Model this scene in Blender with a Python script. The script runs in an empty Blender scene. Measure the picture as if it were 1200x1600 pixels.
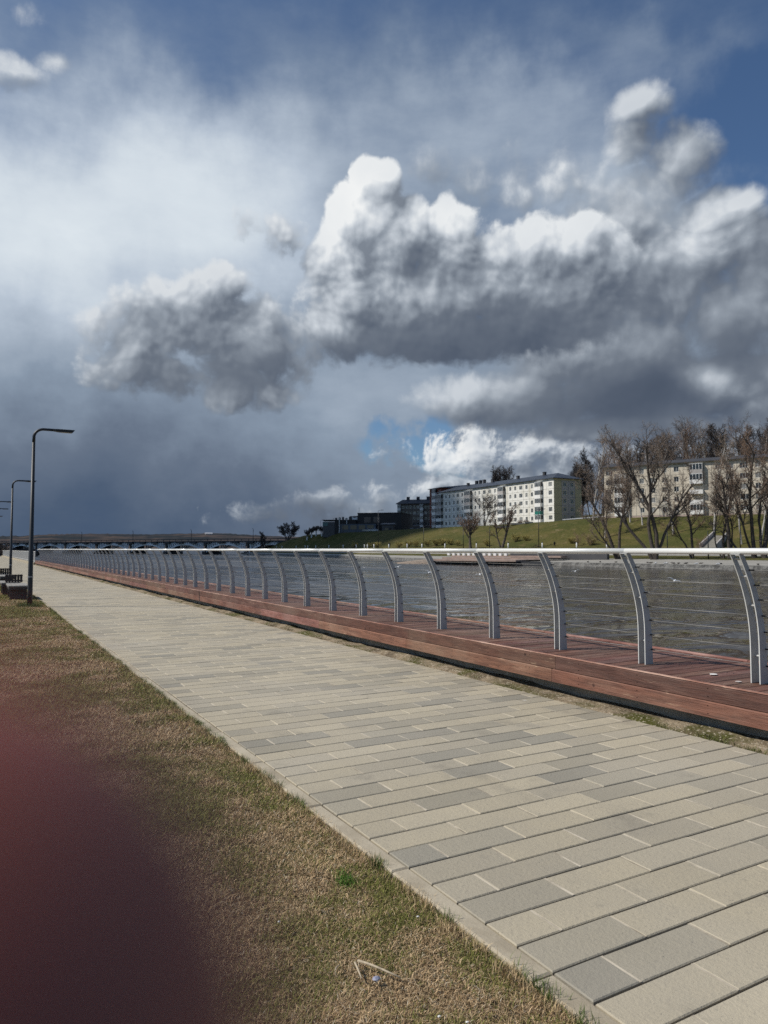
import bpy, bmesh, math, random
import numpy as np
from mathutils import Vector, Matrix
R = math.radians
random.seed(7)
rng = np.random.default_rng(7)
SC = bpy.context.scene
COL = SC.collection

# ------------------------------------------------------------------ survey
# World: +Y runs along the embankment path, +X towards the river, Z up.
EYE = Vector((0.0, 0.0, 1.53))
YAW = 29.419      # heading of the view, degrees clockwise from +Y
PITCH = 2.920     # degrees above the horizon
FPX = 1137.0      # focal length in pixels of the 1200 x 1600 photograph
_f = Vector((math.sin(R(YAW)) * math.cos(R(PITCH)), math.cos(R(YAW)) * math.cos(R(PITCH)), math.sin(R(PITCH))))
_r = Vector((math.cos(R(YAW)), -math.sin(R(YAW)), 0.0))
_u = _r.cross(_f)

def at(u, v, d):
    """world point seen at photo pixel (u, v) standing d metres ahead"""
    return EYE + d * (_f + _r * ((u - 600) / FPX) - _u * ((v - 800) / FPX))

def on(u, v, z=0.0):
    """world point seen at photo pixel (u, v) lying at height z"""
    q = _f + _r * ((u - 600) / FPX) - _u * ((v - 800) / FPX)
    return EYE + q * ((z - EYE.z) / q.z)

SUN_TO = Vector((-0.94, 0.39, 1.09)).normalized()
SUN_EL = math.asin(SUN_TO.z)
SUN_AZ = math.atan2(SUN_TO.x, SUN_TO.y)

# ------------------------------------------------------------------ node helper
class NT:
    def __init__(s, tree):
        s.t = tree; s.n = tree.nodes; s.l = tree.links
    def put(s, sock, v):
        if v is None: return
        if isinstance(v, bpy.types.NodeSocket): s.l.new(v, sock)
        elif isinstance(v, (tuple, list)) and sock.type == 'RGBA' and len(v) == 3: sock.default_value = (*v, 1)
        else: sock.default_value = v
    def node(s, kind, ins=None, **props):
        nd = s.n.new(kind)
        for k, v in props.items(): setattr(nd, k, v)
        for k, v in (ins or {}).items(): s.put(nd.inputs[k], v)
        return nd
    def m(s, op, a, b=None, c=None, clamp=False):
        nd = s.n.new('ShaderNodeMath'); nd.operation = op; nd.use_clamp = clamp
        for i, v in enumerate((a, b, c)): s.put(nd.inputs[i], v)
        return nd.outputs[0]
    def v(s, op, a, b=None, c=None, scale=None):
        nd = s.n.new('ShaderNodeVectorMath'); nd.operation = op
        s.put(nd.inputs[0], a); s.put(nd.inputs[1], b); s.put(nd.inputs[2], c)
        if scale is not None: s.put(nd.inputs['Scale'], scale)
        return nd.outputs['Value'] if op in ('LENGTH', 'DOT_PRODUCT', 'DISTANCE') else nd.outputs[0]
    def xyz(s, x=0.0, y=0.0, z=0.0):
        return s.node('ShaderNodeCombineXYZ', {0: x, 1: y, 2: z}).outputs[0]
    def sep(s, v):
        return s.node('ShaderNodeSeparateXYZ', {0: v}).outputs
    def step(s, x, a, b, lo=0.0, hi=1.0, smooth=True):
        nd = s.node('ShaderNodeMapRange', {0: x, 1: a, 2: b, 3: lo, 4: hi}, interpolation_type='SMOOTHSTEP' if smooth else 'LINEAR')
        return nd.outputs[0]
    def noise(s, vec, scale, detail=4, rough=.5, dist=0.0, lac=2.0, out='Fac'):
        nd = s.node('ShaderNodeTexNoise', {'Vector': vec, 'Scale': scale, 'Detail': detail, 'Roughness': rough, 'Distortion': dist, 'Lacunarity': lac})
        return nd.outputs[0] if out == 'Fac' else nd.outputs[1]
    def noise2(s, vec, scale, detail, rough):
        return s.node('ShaderNodeTexNoise', {'Vector': vec, 'Scale': scale, 'Detail': detail, 'Roughness': rough}, noise_dimensions='2D').outputs[0]
    def cells2(s, vec, scale, detail, rough):
        return s.node('ShaderNodeTexVoronoi', {'Vector': vec, 'Scale': scale, 'Detail': detail, 'Roughness': rough, 'Smoothness': .5}, voronoi_dimensions='2D', feature='SMOOTH_F1', normalize=True).outputs[0]
    def v3(s, a, k, c):
        nd = s.n.new('ShaderNodeVectorMath'); nd.operation = 'MULTIPLY_ADD'
        s.put(nd.inputs[0], a); nd.inputs[1].default_value = (k, k, k); nd.inputs[2].default_value = (c, c, c)
        return nd.outputs[0]
    def bend(s, x, y, scale, detail, rough, ax, ay):
        """x and y pushed about by a wandering offset (ax, ay wide)"""
        nd = s.node('ShaderNodeTexNoise', {'Vector': s.xyz(x, y, 0.0), 'Scale': scale, 'Detail': detail, 'Roughness': rough}, noise_dimensions='2D')
        q = s.node('ShaderNodeSeparateColor', {0: nd.outputs[1]}).outputs
        return (s.m('MULTIPLY_ADD', s.m('SUBTRACT', q[0], .5), ax, x), s.m('MULTIPLY_ADD', s.m('SUBTRACT', q[1], .5), ay, y))
    def mix(s, f, a, b, mode='MIX'):
        nd = s.n.new('ShaderNodeMix'); nd.data_type = 'RGBA'; nd.blend_type = mode
        s.put(nd.inputs[0], f); s.put(nd.inputs[6], a); s.put(nd.inputs[7], b)
        return nd.outputs[2]
    def ramp(s, f, stops, interp='LINEAR'):
        nd = s.n.new('ShaderNodeValToRGB'); nd.color_ramp.interpolation = interp
        e = nd.color_ramp.elements
        while len(e) < len(stops): e.new(0.5)
        for i, (p, c) in enumerate(stops):
            e[i].position = p; e[i].color = (*c, 1) if len(c) == 3 else c
        s.put(nd.inputs[0], f)
        return nd.outputs[0]

def lin(r, g, b):
    f = lambda c: c / 12.92 if c <= 0.04045 else ((c + 0.055) / 1.055) ** 2.4
    return (f(r / 255), f(g / 255), f(b / 255))

# ------------------------------------------------------------------ camera
cam = bpy.data.cameras.new('camera')
cam_ob = bpy.data.objects.new('camera', cam); COL.objects.link(cam_ob)
cam.sensor_fit = 'VERTICAL'; cam.sensor_height = 36.0; cam.sensor_width = 27.0
cam.lens = FPX / 1600 * 36.0
cam.clip_start = 0.002; cam.clip_end = 20000
mw = Matrix((( _r.x, _u.x, -_f.x, EYE.x), (_r.y, _u.y, -_f.y, EYE.y), (_r.z, _u.z, -_f.z, EYE.z), (0, 0, 0, 1)))
cam_ob.matrix_world = mw
SC.camera = cam_ob
SC.render.resolution_x, SC.render.resolution_y = 768, 1024
SC.view_settings.view_transform = 'Standard'; SC.view_settings.look = 'None'
SC.view_settings.exposure = 0; SC.view_settings.gamma = 1
# ------------------------------------------------------------------ daylight: sky, clouds, sun
SKY_STRENGTH = 0.10
world = bpy.data.worlds.new('World'); SC.world = world; world.use_nodes = True
wt = NT(world.node_tree)
for nd in list(wt.n): wt.n.remove(nd)

def azel(u, v):
    """compass direction of a place in the sky, in tenths of a radian-ish units (az, el)"""
    q = (_f + _r * ((u - 600) / FPX) - _u * ((v - 800) / FPX)).normalized()
    return (math.atan2(q.x, q.y) - R(YAW)) * 11.37, math.asin(q.z) * 11.37

def bscale(u, v):
    a, b = azel(u, v), azel(u + 10, v); c = azel(u, v - 10)
    return math.hypot(b[0] - a[0], b[1] - a[1]) * 10, math.hypot(c[0] - a[0], c[1] - a[1]) * 10

def blob(t, P, u, v, rx, ry, ang=0):
    """distance from the heart of an elliptical cloud region, 1 on its rim"""
    cx, cy = azel(u, v); sx, sy = bscale(u, v)
    ax, ay = 100 / (rx * sx), 100 / (ry * sy)
    c, n = math.cos(R(ang)), math.sin(R(ang))
    x = t.m('MULTIPLY_ADD', P[0], c * ax, t.m('MULTIPLY_ADD', P[1], n * ax, -(cx * c + cy * n) * ax))
    y = t.m('MULTIPLY_ADD', P[0], -n * ay, t.m('MULTIPLY_ADD', P[1], c * ay, (cx * n - cy * c) * ay))
    return t.m('SQRT', t.m('MULTIPLY_ADD', x, x, t.m('MULTIPLY', y, y)))

def gauss(t, P, items, base):
    """a soft luminance chart of the cloud deck: base plus broad bright and dark regions"""
    acc = None
    for (u, v, rx, ry, ang, amp) in items:
        r = blob(t, P, u, v, rx, ry, ang)
        g = t.m('MULTIPLY', t.step(r, 1.0, 0.0), amp)
        acc = g if acc is None else t.m('ADD', acc, g)
    return t.m('ADD', acc, base)

tc = wt.n.new('ShaderNodeTexCoord')
sx, sy, sz = wt.sep(tc.outputs['Generated'])
azim = wt.m('ARCTAN2', sx, sy)
azim = wt.m('SUBTRACT', azim, R(YAW))
azim = wt.m('WRAP', azim, math.pi, -math.pi)
elev = wt.m('ARCSINE', sz)
Px = wt.m('MULTIPLY', azim, 11.37); Py = wt.m('MULTIPLY', elev, 11.37)
P = (Px, Py)
def off(P, a, b): return (wt.m('ADD', P[0], a), wt.m('ADD', P[1], b))

sky = wt.node('ShaderNodeTexSky', sky_type='NISHITA', sun_disc=False, sun_elevation=SUN_EL, sun_rotation=SUN_AZ % (2 * math.pi), altitude=100, air_density=1.0, dust_density=0.6, ozone_density=2.0)
blue = wt.mix(1.0, sky.outputs[0], (0.60, 0.72, 0.84), 'MULTIPLY')
S = 1.0 / SKY_STRENGTH
def C(r, g, b, k=1.0): return tuple(c * S * k for c in lin(r, g, b))

# cloud luminance (0 slate .. 1 white) to colour
STORM = [(0.0, C(54, 77, 108)), (.18, C(78, 94, 117)), (.34, C(103, 116, 135)), (.52, C(137, 152, 170)), (.72, C(186, 198, 212)), (.88, C(218, 227, 234)), (1.0, C(246, 249, 250))]
CLOUD = [(0.0, C(70, 81, 98)), (.18, C(84, 94, 110)), (.34, C(108, 117, 130)), (.52, C(148, 157, 168)), (.72, C(196, 203, 211)), (.88, C(226, 230, 233)), (1.0, C(247, 248, 247))]
def tone(t, y, stops=None): return t.ramp(y, stops or STORM)

# --- high veil and storm sheet
Pv = wt.bend(Px, Py, .55, 6.0, .55, 2.6, 2.0)
sheet_Y = gauss(wt, Pv, [
    (140, 340, 640, 330, 8, .34), (20, 400, 260, 160, 0, .06), (430, 330, 320, 180, 0, .10), (780, 180, 520, 170, 0, .12),
    (150, 890, 660, 310, 0, -.38), (100, 690, 380, 120, 0, -.06), (430, 810, 300, 130, 0, -.06), (1050, 720, 560, 200, 0, -.16), (540, 620, 240, 110, 0, .08), (930, 320, 280, 140, 0, .14),
    (-500, 500, 800, 700, 0, .12), (1900, 500, 700, 600, 0, .1)], .50)
fine = wt.m('SUBTRACT', wt.noise(wt.xyz(wt.m('MULTIPLY', Px, .7), wt.m('MULTIPLY', Py, 1.5), 0.0), 1.3, 7.0, .6), .5)
sheet_Y = wt.m('ADD', sheet_Y, wt.m('MULTIPLY', fine, .12))
sheet_A = gauss(wt, Pv, [
    (100, 700, 1000, 520, 0, 1.4), (120, 860, 800, 300, 0, 1.0), (240, 340, 760, 290, 10, .62), (800, 300, 700, 210, -8, .42), (1000, 680, 800, 330, 0, 1.3), (980, 330, 260, 120, 0, .5),
    (60, 90, 440, 260, 0, .30), (720, 130, 660, 150, -12, .30), (1010, 60, 340, 70, -18, .22),
    (665, 690, 120, 70, 10, -2.6), (1190, 230, 190, 220, 0, -.75),
    (-700, 500, 900, 900, 0, 1.0), (2200, 500, 900, 900, 0, .8)], .24)
sheet_A = wt.m('ADD', sheet_A, wt.m('MULTIPLY', fine, .35))
sheet_A = wt.step(sheet_A, 0.0, 1.05, 0.0, 1.0)
col = wt.mix(sheet_A, blue, tone(wt, sheet_Y))

def cloud(col, blobs, art, shape, edge, gain, d1, d2, thick, opac=1.0, L=(-.55, .83), tones=None, fill=.62, fine_=.46):
    """one family of clouds over col. The density is looked up at the spot itself and at two spots
    nearer the sun, so the flanks that face the sun come out bright and the far flanks dark"""
    ns, na, warp, va, vs = shape
    x0, y0 = wt.bend(Px, Py, ns * .8, 1.0, .5, warp, warp)
    xs = [x0, wt.m('ADD', x0, L[0] * d1), wt.m('ADD', x0, L[0] * d2)]
    ys = [y0, wt.m('ADD', y0, L[1] * d1), wt.m('ADD', y0, L[1] * d2)]
    X, Y = wt.xyz(*xs), wt.xyz(*ys)
    acc = None
    for bl in blobs:
        u, v, rx, ry = bl[:4]; h = bl[5] if len(bl) > 5 else 1.0
        cx, cy = azel(u, v); sx_, sy_ = bscale(u, v); ax, ay = 100 / (rx * sx_), 100 / (ry * sy_)
        k = math.sqrt(h)
        bx = wt.v3(X, ax * k, -cx * ax * k); by = wt.v3(Y, ay * k, -cy * ay * k)
        q = wt.v('SUBTRACT', (h, h, h), wt.v('MULTIPLY', bx, bx))
        q = wt.v('SUBTRACT', q, wt.v('MULTIPLY', by, by))
        acc = q if acc is None else wt.v('MAXIMUM', acc, q)
    f = []; full = None
    for i in range(3):
        pv = wt.xyz(xs[i], ys[i], 0.0)
        n = wt.m('MULTIPLY_ADD', wt.noise2(pv, ns, 2.6, .52), na, -.5 * na)
        if i == 0: full = wt.m('MULTIPLY_ADD', wt.noise2(pv, ns, 10.0, .67), na, -.5 * na); low = n
        if va: n = wt.m('ADD', n, wt.m('MULTIPLY_ADD', wt.cells2(pv, vs, 2.0, .55), -va, .38 * va))
        f.append(n)
    d = wt.sep(wt.v('MULTIPLY_ADD', acc, (fill, fill, fill), wt.xyz(*f)))
    rough = wt.m('SUBTRACT', full, low); dens = wt.m('ADD', d[0], rough)
    lit = wt.m('ADD', wt.m('MULTIPLY', wt.m('SUBTRACT', d[0], d[1]), gain[0]), wt.m('MULTIPLY', wt.m('SUBTRACT', d[0], d[2]), gain[1]))
    ay_ = gauss(wt, P, art[1], art[0])
    lit = wt.m('ADD', lit, wt.m('MULTIPLY', rough, fine_))
    lit = wt.m('MULTIPLY', lit, wt.step(ay_, .26, .62, .22, 1.0))
    lit = wt.m('MAXIMUM', wt.m('MINIMUM', lit, .34), -.20)
    y = wt.m('ADD', ay_, lit)
    y = wt.m('SUBTRACT', y, wt.m('MULTIPLY', wt.m('MINIMUM', wt.m('MAXIMUM', dens, 0.0), 1.0), thick))
    soft = wt.step(ay_, .42, .80, edge[0], edge[1])
    a = wt.step(wt.m('DIVIDE', dens, soft), 0.0, 1.0, 0.0, opac)
    return wt.mix(a, col, tone(wt, y, tones))

# --- far bright heaps low over the horizon, with dark scraps before them
col = cloud(col, [
    (735, 715, 130, 44), (690, 760, 110, 30), (830, 705, 130, 34), (650, 780, 120, 30), (540, 795, 130, 26), (450, 800, 100, 24, 0, .8), (560, 834, 140, 20, 0, .7), (600, 815, 180, 28), (880, 740, 200, 40), (1010, 720, 220, 60)],
    (.56, [(725, 700, 150, 50, 0, .32), (700, 745, 170, 40, 0, .16), (440, 800, 180, 60, 0, -.18), (540, 800, 240, 60, 0, -.10), (640, 742, 80, 20, 0, -.34), (790, 735, 90, 26, 0, -.22), (560, 830, 300, 30, 0, -.06)]),
    (1.7, 2.1, .3, .8, 3.4), (.95, .42), (.38, .26), .30, .06, .14, tones=CLOUD, fill=.55, opac=.86)
# --- the right hand bank and the puffs above it
col = cloud(col, [
    (1010, 440, 230, 110), (1130, 390, 180, 80), (1190, 470, 200, 140), (1000, 600, 190, 100), (850, 620, 190, 62), (740, 622, 120, 46), (950, 560, 200, 100), (1150, 590, 200, 70), (1115, 330, 100, 44), (1000, 665, 230, 30), (1240, 640, 160, 70), (985, 350, 140, 76, 0, .6), (860, 290, 110, 60, 0, .3), (740, 262, 90, 40, 0, .22),
    (1000, 162, 60, 48, 0, .8), (990, 215, 52, 56, 0, .8), (1062, 238, 68, 54, 0, .75), (1035, 290, 70, 50, 0, .6), (20, 106, 62, 30, 0, .42), (78, 104, 36, 18, 0, .3), (54, 20, 30, 24, 0, .34)],
    (.45, [(1070, 360, 220, 80, 0, .13), (870, 300, 240, 80, 0, .16), (1030, 610, 240, 90, 14, -.27), (850, 640, 220, 56, 6, -.10), (1105, 592, 110, 40, -25, .24), (1170, 530, 140, 80, 0, -.05), (1000, 160, 110, 80, 0, .02), (1075, 250, 70, 60, 0, .02), (40, 80, 160, 110, 0, .06), (930, 450, 120, 80, 0, -.06)]),
    (1.0, 1.15, .3, 1.0, 1.7), (.80, .40), (.42, .30), .42, .12, .06, tones=CLOUD, fill=.95)
# --- the big heap in the middle and the grey one on the left, flat bases, towers on the sunny side
col = cloud(col, [
    (588, 292, 40, 52), (572, 345, 72, 70), (540, 405, 66, 70), (622, 385, 70, 80), (704, 352, 50, 46), (694, 405, 84, 62), (560, 465, 92, 74), (640, 475, 130, 88), (760, 440, 130, 92), (845, 402, 110, 72), (905, 385, 80, 62), (945, 420, 66, 66), (860, 475, 130, 80), (700, 525, 210, 52), (825, 515, 160, 56), (535, 512, 66, 44),
    (220, 530, 110, 62, 0, .7), (300, 505, 130, 76, 0, .75), (330, 455, 70, 50, 0, .7), (400, 530, 130, 74, 0, .7), (260, 582, 150, 40, 0, .65), (390, 606, 100, 42, 0, .6), (420, 352, 54, 34, 0, .26)],
    (.53, [(570, 330, 130, 150, 0, .14), (705, 345, 80, 56, 0, .09), (870, 365, 170, 60, 0, .05), (730, 545, 400, 84, 3, -.29), (655, 415, 50, 60, 0, -.14), (800, 475, 210, 80, 0, -.08), (930, 450, 90, 70, 0, -.06), (540, 430, 80, 90, 0, .06),
           (300, 520, 270, 150, 0, -.10), (290, 465, 210, 60, 0, .04), (300, 600, 290, 60, 4, -.12), (390, 580, 140, 60, 0, -.06)]),
    (1.15, 1.15, .25, 1.25, 2.0), (.52, .15), (.40, .34), .40, .085, .05, tones=CLOUD, fill=.85)

# below the horizon the sky closes with the dull tone of distant land
ground = wt.step(sz, -0.02, 0.0, 0.0, 1.0)
col = wt.mix(ground, C(70, 74, 74), col)
bg = wt.node('ShaderNodeBackground', {'Color': col, 'Strength': SKY_STRENGTH})
wo = wt.n.new('ShaderNodeOutputWorld'); wt.l.new(bg.outputs[0], wo.inputs[0])
world.cycles.sampling_method = 'MANUAL'; world.cycles.sample_map_resolution = 512

sun = bpy.data.lights.new('sun', 'SUN'); sun.energy = 4.3; sun.angle = R(0.53); sun.color = (1.0, .955, .88)
sun_ob = bpy.data.objects.new('sun', sun); COL.objects.link(sun_ob)
sun_ob.rotation_euler = SUN_TO.to_track_quat('Z', 'Y').to_euler()
sun_ob.location = SUN_TO * 300
# ------------------------------------------------------------------ tools: meshes, things, materials
class MB:
    """collects shapes and links them as ONE mesh object"""
    def __init__(s): s.v = []; s.f = []; s.mi = []; s.n = 0
    def add(s, verts, faces, mi=0):
        b = s.n
        s.v.append(np.asarray(verts, float).reshape(-1, 3)); s.n += len(s.v[-1])
        for f in faces: s.f.append(tuple(b + i for i in f)); s.mi.append(mi)
    def box(s, lo, hi, mi=0):
        x0, y0, z0 = lo; x1, y1, z1 = hi
        s.add([(x0, y0, z0), (x1, y0, z0), (x1, y1, z0), (x0, y1, z0), (x0, y0, z1), (x1, y0, z1), (x1, y1, z1), (x0, y1, z1)],
              [(0, 3, 2, 1), (4, 5, 6, 7), (0, 1, 5, 4), (1, 2, 6, 5), (2, 3, 7, 6), (3, 0, 4, 7)], mi)
    def obox(s, o, ax, ay, az, lo, hi, mi=0):
        """box in a local frame (origin o, axes ax ay az)"""
        o, ax, ay, az = map(np.array, (o, ax, ay, az)); pts = []
        for z in (lo[2], hi[2]):
            for x, y in ((lo[0], lo[1]), (hi[0], lo[1]), (hi[0], hi[1]), (lo[0], hi[1])): pts.append(o + ax * x + ay * y + az * z)
        s.add(pts, [(0, 3, 2, 1), (4, 5, 6, 7), (0, 1, 5, 4), (1, 2, 6, 5), (2, 3, 7, 6), (3, 0, 4, 7)], mi)
    def quad(s, a, b, c, d, mi=0): s.add([a, b, c, d], [(0, 1, 2, 3)], mi)
    def tube(s, path, radii, n=8, mi=0, caps=True):
        path = [np.array(p, float) for p in path]
        if not hasattr(radii, '__len__'): radii = [radii] * len(path)
        up = np.array((0, 0, 1.0)); rings = []; ref = None
        for i, p in enumerate(path):
            t = path[min(i + 1, len(path) - 1)] - path[max(i - 1, 0)]; t = t / (np.linalg.norm(t) + 1e-12)
            if ref is None: ref = np.cross(t, up if abs(t[2]) < .95 else np.array((1.0, 0, 0)))
            ref = ref - t * ref.dot(t); ref /= np.linalg.norm(ref) + 1e-12; q = np.cross(t, ref)
            for k in range(n):
                a = 2 * math.pi * k / n; rings.append(p + radii[i] * (math.cos(a) * ref + math.sin(a) * q))
        fs = []
        for i in range(len(path) - 1):
            for k in range(n): fs.append((i * n + k, i * n + (k + 1) % n, (i + 1) * n + (k + 1) % n, (i + 1) * n + k))
        if caps: fs.append(tuple(range(n - 1, -1, -1))); fs.append(tuple((len(path) - 1) * n + k for k in range(n)))
        s.add(rings, fs, mi)
    def prism(s, poly, off, mi=0):
        """polygon swept by the vector off"""
        poly = [np.array(p, float) for p in poly]; n = len(poly); off = np.array(off, float)
        s.add(poly + [p + off for p in poly], [tuple(range(n - 1, -1, -1)), tuple(range(n, 2 * n))] + [(i, (i + 1) % n, n + (i + 1) % n, n + i) for i in range(n)], mi)
    def build(s, name, mats, parent=None, smooth=False, origin=(0, 0, 0), link=True):
        me = bpy.data.meshes.new(name)
        v = np.concatenate(s.v) - np.array(origin) if s.v else np.zeros((0, 3))
        me.from_pydata(v.tolist(), [], s.f)
        for m in (mats if isinstance(mats, (list, tuple)) else [mats]): me.materials.append(m)
        me.polygons.foreach_set('material_index', s.mi)
        if smooth: me.polygons.foreach_set('use_smooth', [True] * len(s.f))
        me.update()
        o = bpy.data.objects.new(name, me); COL.objects.link(o)
        if parent is not None: o.parent = parent
        return o

def raw_mesh(name, verts, quads, mats, col=None, parent=None, smooth=False, tris=None):
    """numpy mesh: quads (n,4) and/or tris (n,3), optional per-vertex colour attribute 'tint'"""
    me = bpy.data.meshes.new(name)
    nq = 0 if quads is None else len(quads); nt = 0 if tris is None else len(tris)
    me.vertices.add(len(verts)); me.vertices.foreach_set('co', np.asarray(verts, np.float32).ravel())
    loops = np.concatenate([np.asarray(a, np.int32).ravel() for a in (quads, tris) if a is not None])
    me.loops.add(len(loops)); me.loops.foreach_set('vertex_index', loops)
    me.polygons.add(nq + nt)
    st = np.concatenate([np.arange(nq) * 4, nq * 4 + np.arange(nt) * 3]).astype(np.int32)
    me.polygons.foreach_set('loop_start', st)
    me.polygons.foreach_set('use_smooth', np.full(nq + nt, bool(smooth)))
    for m in (mats if isinstance(mats, (list, tuple)) else [mats]): me.materials.append(m)
    me.update(calc_edges=True)
    if col is not None:
        a = me.color_attributes.new('tint', 'FLOAT_COLOR', 'POINT')
        c = np.ones((len(verts), 4), np.float32); c[:, :3] = col; a.data.foreach_set('color', c.ravel())
    o = bpy.data.objects.new(name, me); COL.objects.link(o)
    if parent is not None: o.parent = parent
    return o

def empty(name, loc, rz=0.0):
    o = bpy.data.objects.new(name, None); COL.objects.link(o); o.location = loc; o.rotation_euler.z = rz; o.empty_display_size = .3
    return o
def tag(o, label=None, cat=None, group=None, kind=None):
    for k, v in (('label', label), ('category', cat), ('group', group), ('kind', kind)):
        if v is not None: o[k] = v
    return o
def copy_tree(o, parent=None):
    c = o.copy(); COL.objects.link(c)
    if parent is not None: c.parent = parent
    for ch in o.children: copy_tree(ch, c)
    return c
ORD = 'first second third fourth fifth sixth seventh eighth ninth tenth eleventh twelfth thirteenth fourteenth fifteenth sixteenth seventeenth eighteenth nineteenth twentieth'.split()
def nth(i): return ORD[i] if i < 19 else ('twentieth', 'thirtieth', 'fortieth', 'fiftieth')[(i - 19) // 10] if i % 10 == 9 else ('twenty-', 'thirty-', 'forty-', 'fifty-')[(i - 19) // 10] + ORD[i % 10]

def mat(name, colour, rough=.6, metal=0.0, bump=None, spec=None, **kw):
    """colour: rgb or f(t, P) -> socket; bump: f(t, P) -> (height socket, distance)"""
    m = bpy.data.materials.new(name); m.use_nodes = True
    t = NT(m.node_tree); b = t.n['Principled BSDF']
    Pm = t.n.new('ShaderNodeTexCoord').outputs['Object']
    c = colour(t, Pm) if callable(colour) else colour
    t.put(b.inputs['Base Color'], c)
    t.put(b.inputs['Roughness'], rough(t, Pm) if callable(rough) else rough); b.inputs['Metallic'].default_value = metal
    if spec is not None: b.inputs['Specular IOR Level'].default_value = spec
    for k, v in kw.items(): b.inputs[k.replace('_', ' ')].default_value = v
    if bump:
        h, dist = bump(t, Pm)
        bn = t.node('ShaderNodeBump', {'Height': h, 'Distance': dist, 'Strength': 1.0}); t.l.new(bn.outputs[0], b.inputs['Normal'])
    return m
def stain(c, amt=.25, scale=1.5, detail=6, c2=None, lo=.35, hi=.7, stretch=(1, 1, 1)):
    """a colour broken up by soft irregular weathering"""
    def f(t, P):
        n = t.noise(t.v('MULTIPLY', P, stretch), scale, detail, .6)
        d = c2 or tuple(x * (1 - amt) for x in c)
        return t.mix(t.step(n, lo, hi), c, d)
    return f
def grain(scale, dist, stretch=(1, 1, 1), detail=5):
    return lambda t, P: (t.noise(t.v('MULTIPLY', P, stretch), scale, detail, .6), dist)
def tint(t, extra=None):
    return t.node('ShaderNodeAttribute', attribute_name='tint', attribute_type='GEOMETRY').outputs['Color']

M = {}
def paver_col(t, P):
    base = tint(t)
    n1 = t.noise(P, 2.2, 6, .6); n2 = t.noise(P, 38.0, 5, .65); n3 = t.noise(P, .45, 3, .5)
    c = t.mix(t.step(n1, .35, .72, 0, .30), base, (.30, .27, .215))
    c = t.mix(t.step(n2, .50, .72, 0, .26), c, (.20, .18, .15))
    c = t.mix(t.step(t.noise(P, 95.0, 2, .5), .68, .74, 0, .7), c, (.08, .075, .07))
    c = t.mix(t.step(n3, .4, .7, 0, .22), c, (.52, .47, .38))
    st = t.noise(P, 1.1, 8, .68)
    c = t.mix(t.step(st, .56, .70, 0, .42), c, (.175, .155, .12))
    c = t.mix(t.step(t.noise(P, 6.5, 6, .7), .60, .72, 0, .35), c, (.21, .19, .15))
    sp = t.node('ShaderNodeTexVoronoi', {'Vector': P, 'Scale': 1.7}).outputs['Distance']
    return t.mix(t.step(t.m('ADD', sp, t.m('MULTIPLY', t.noise(P, 60.0, 3, .6), .05)), .075, .045, 0, .55), c, (.60, .58, .53))
M['paver'] = mat('paver_concrete', paver_col, .68, bump=lambda t, P: (t.m('ADD', t.noise(P, 55.0, 6, .65), t.m('MULTIPLY', t.noise(P, 16.0, 3, .5), .5)), .004), spec=.35)
M['kerb'] = mat('kerb_concrete', stain((.44, .385, .29), c2=(.30, .255, .185), scale=3.0), .9, bump=grain(60, .003), spec=.2)
M['earth'] = mat('joint_earth', stain((.12, .10, .075), c2=(.07, .056, .04), scale=9), .95, spec=.1)
def dirt_col(t, P):
    c = t.mix(t.step(t.noise(P, 2.6, 7, .65), .40, .62), (.29, .23, .155), (.13, .10, .065))
    c = t.mix(t.step(t.noise(P, 1.1, 4, .6), .48, .62), c, (.075, .075, .02))
    return t.mix(t.step(t.noise(P, 40.0, 3, .6), .56, .66), c, (.46, .40, .31))
M['dirt'] = mat('gritty_dirt', dirt_col, .95, bump=grain(28, .03), spec=.1)
def soil_col(t, P):
    c = t.mix(t.step(t.noise(P, 5.0, 6, .6), .4, .65), (.115, .085, .05), (.058, .045, .024))
    return t.mix(t.step(t.noise(P, .9, 4, .6), .5, .66), c, (.10, .105, .03))
M['soil'] = mat('turf_soil', soil_col, .95, bump=grain(40, .02), spec=.1)
M['blade'] = mat('grass_blade', lambda t, P: tint(t), .75, spec=.25)
def wood(along, worn):
    st = (1.2, 14, 14) if along == 'x' else (14, 1.2, 14)
    s2 = (.7, 3, 3) if along == 'x' else (3, .7, 3)
    def f(t, P):
        g = t.noise(t.v('MULTIPLY', P, st), 2.2, 7, .62, .6)
        c = t.mix(t.step(g, .36, .66), (.155, .070, .047), (.088, .040, .028))
        pl = t.noise(t.v('MULTIPLY', P, s2), 1.7, 6, .62)
        c = t.mix(t.step(pl, .42, .68, 0, worn), c, (.25, .160, .120))
        sc = t.noise(t.v('MULTIPLY', P, st), 5.0, 4, .6)
        c = t.mix(t.m('MULTIPLY', t.step(sc, .60, .70), t.step(pl, .45, .58, .15, .9)), c, (.33, .22, .15))
        kn = t.node('ShaderNodeTexVoronoi', {'Vector': t.v('MULTIPLY', P, (1.0, 1.0, 1.0)), 'Scale': 3.2}).outputs['Distance']
        c = t.mix(t.step(kn, .075, .035), c, (.05, .022, .016))
        c = t.mix(t.step(t.noise(P, .55, 4, .6), .46, .66, 0, .45), c, (.20, .135, .10))
        tb = tint(t)
        return t.mix(1.0, c, tb, 'MULTIPLY')
    return f
M['deckboard'] = mat('deck_board', wood('x', .62), .62, bump=lambda t, P: (t.noise(t.v('MULTIPLY', P, (1.5, 30, 30)), 4, 5, .6), .006), spec=.35)
M['fascia'] = mat('fascia_board', wood('y', .34), .6, bump=lambda t, P: (t.noise(t.v('MULTIPLY', P, (30, 1.5, 30)), 4, 5, .6), .006), spec=.35)
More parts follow.
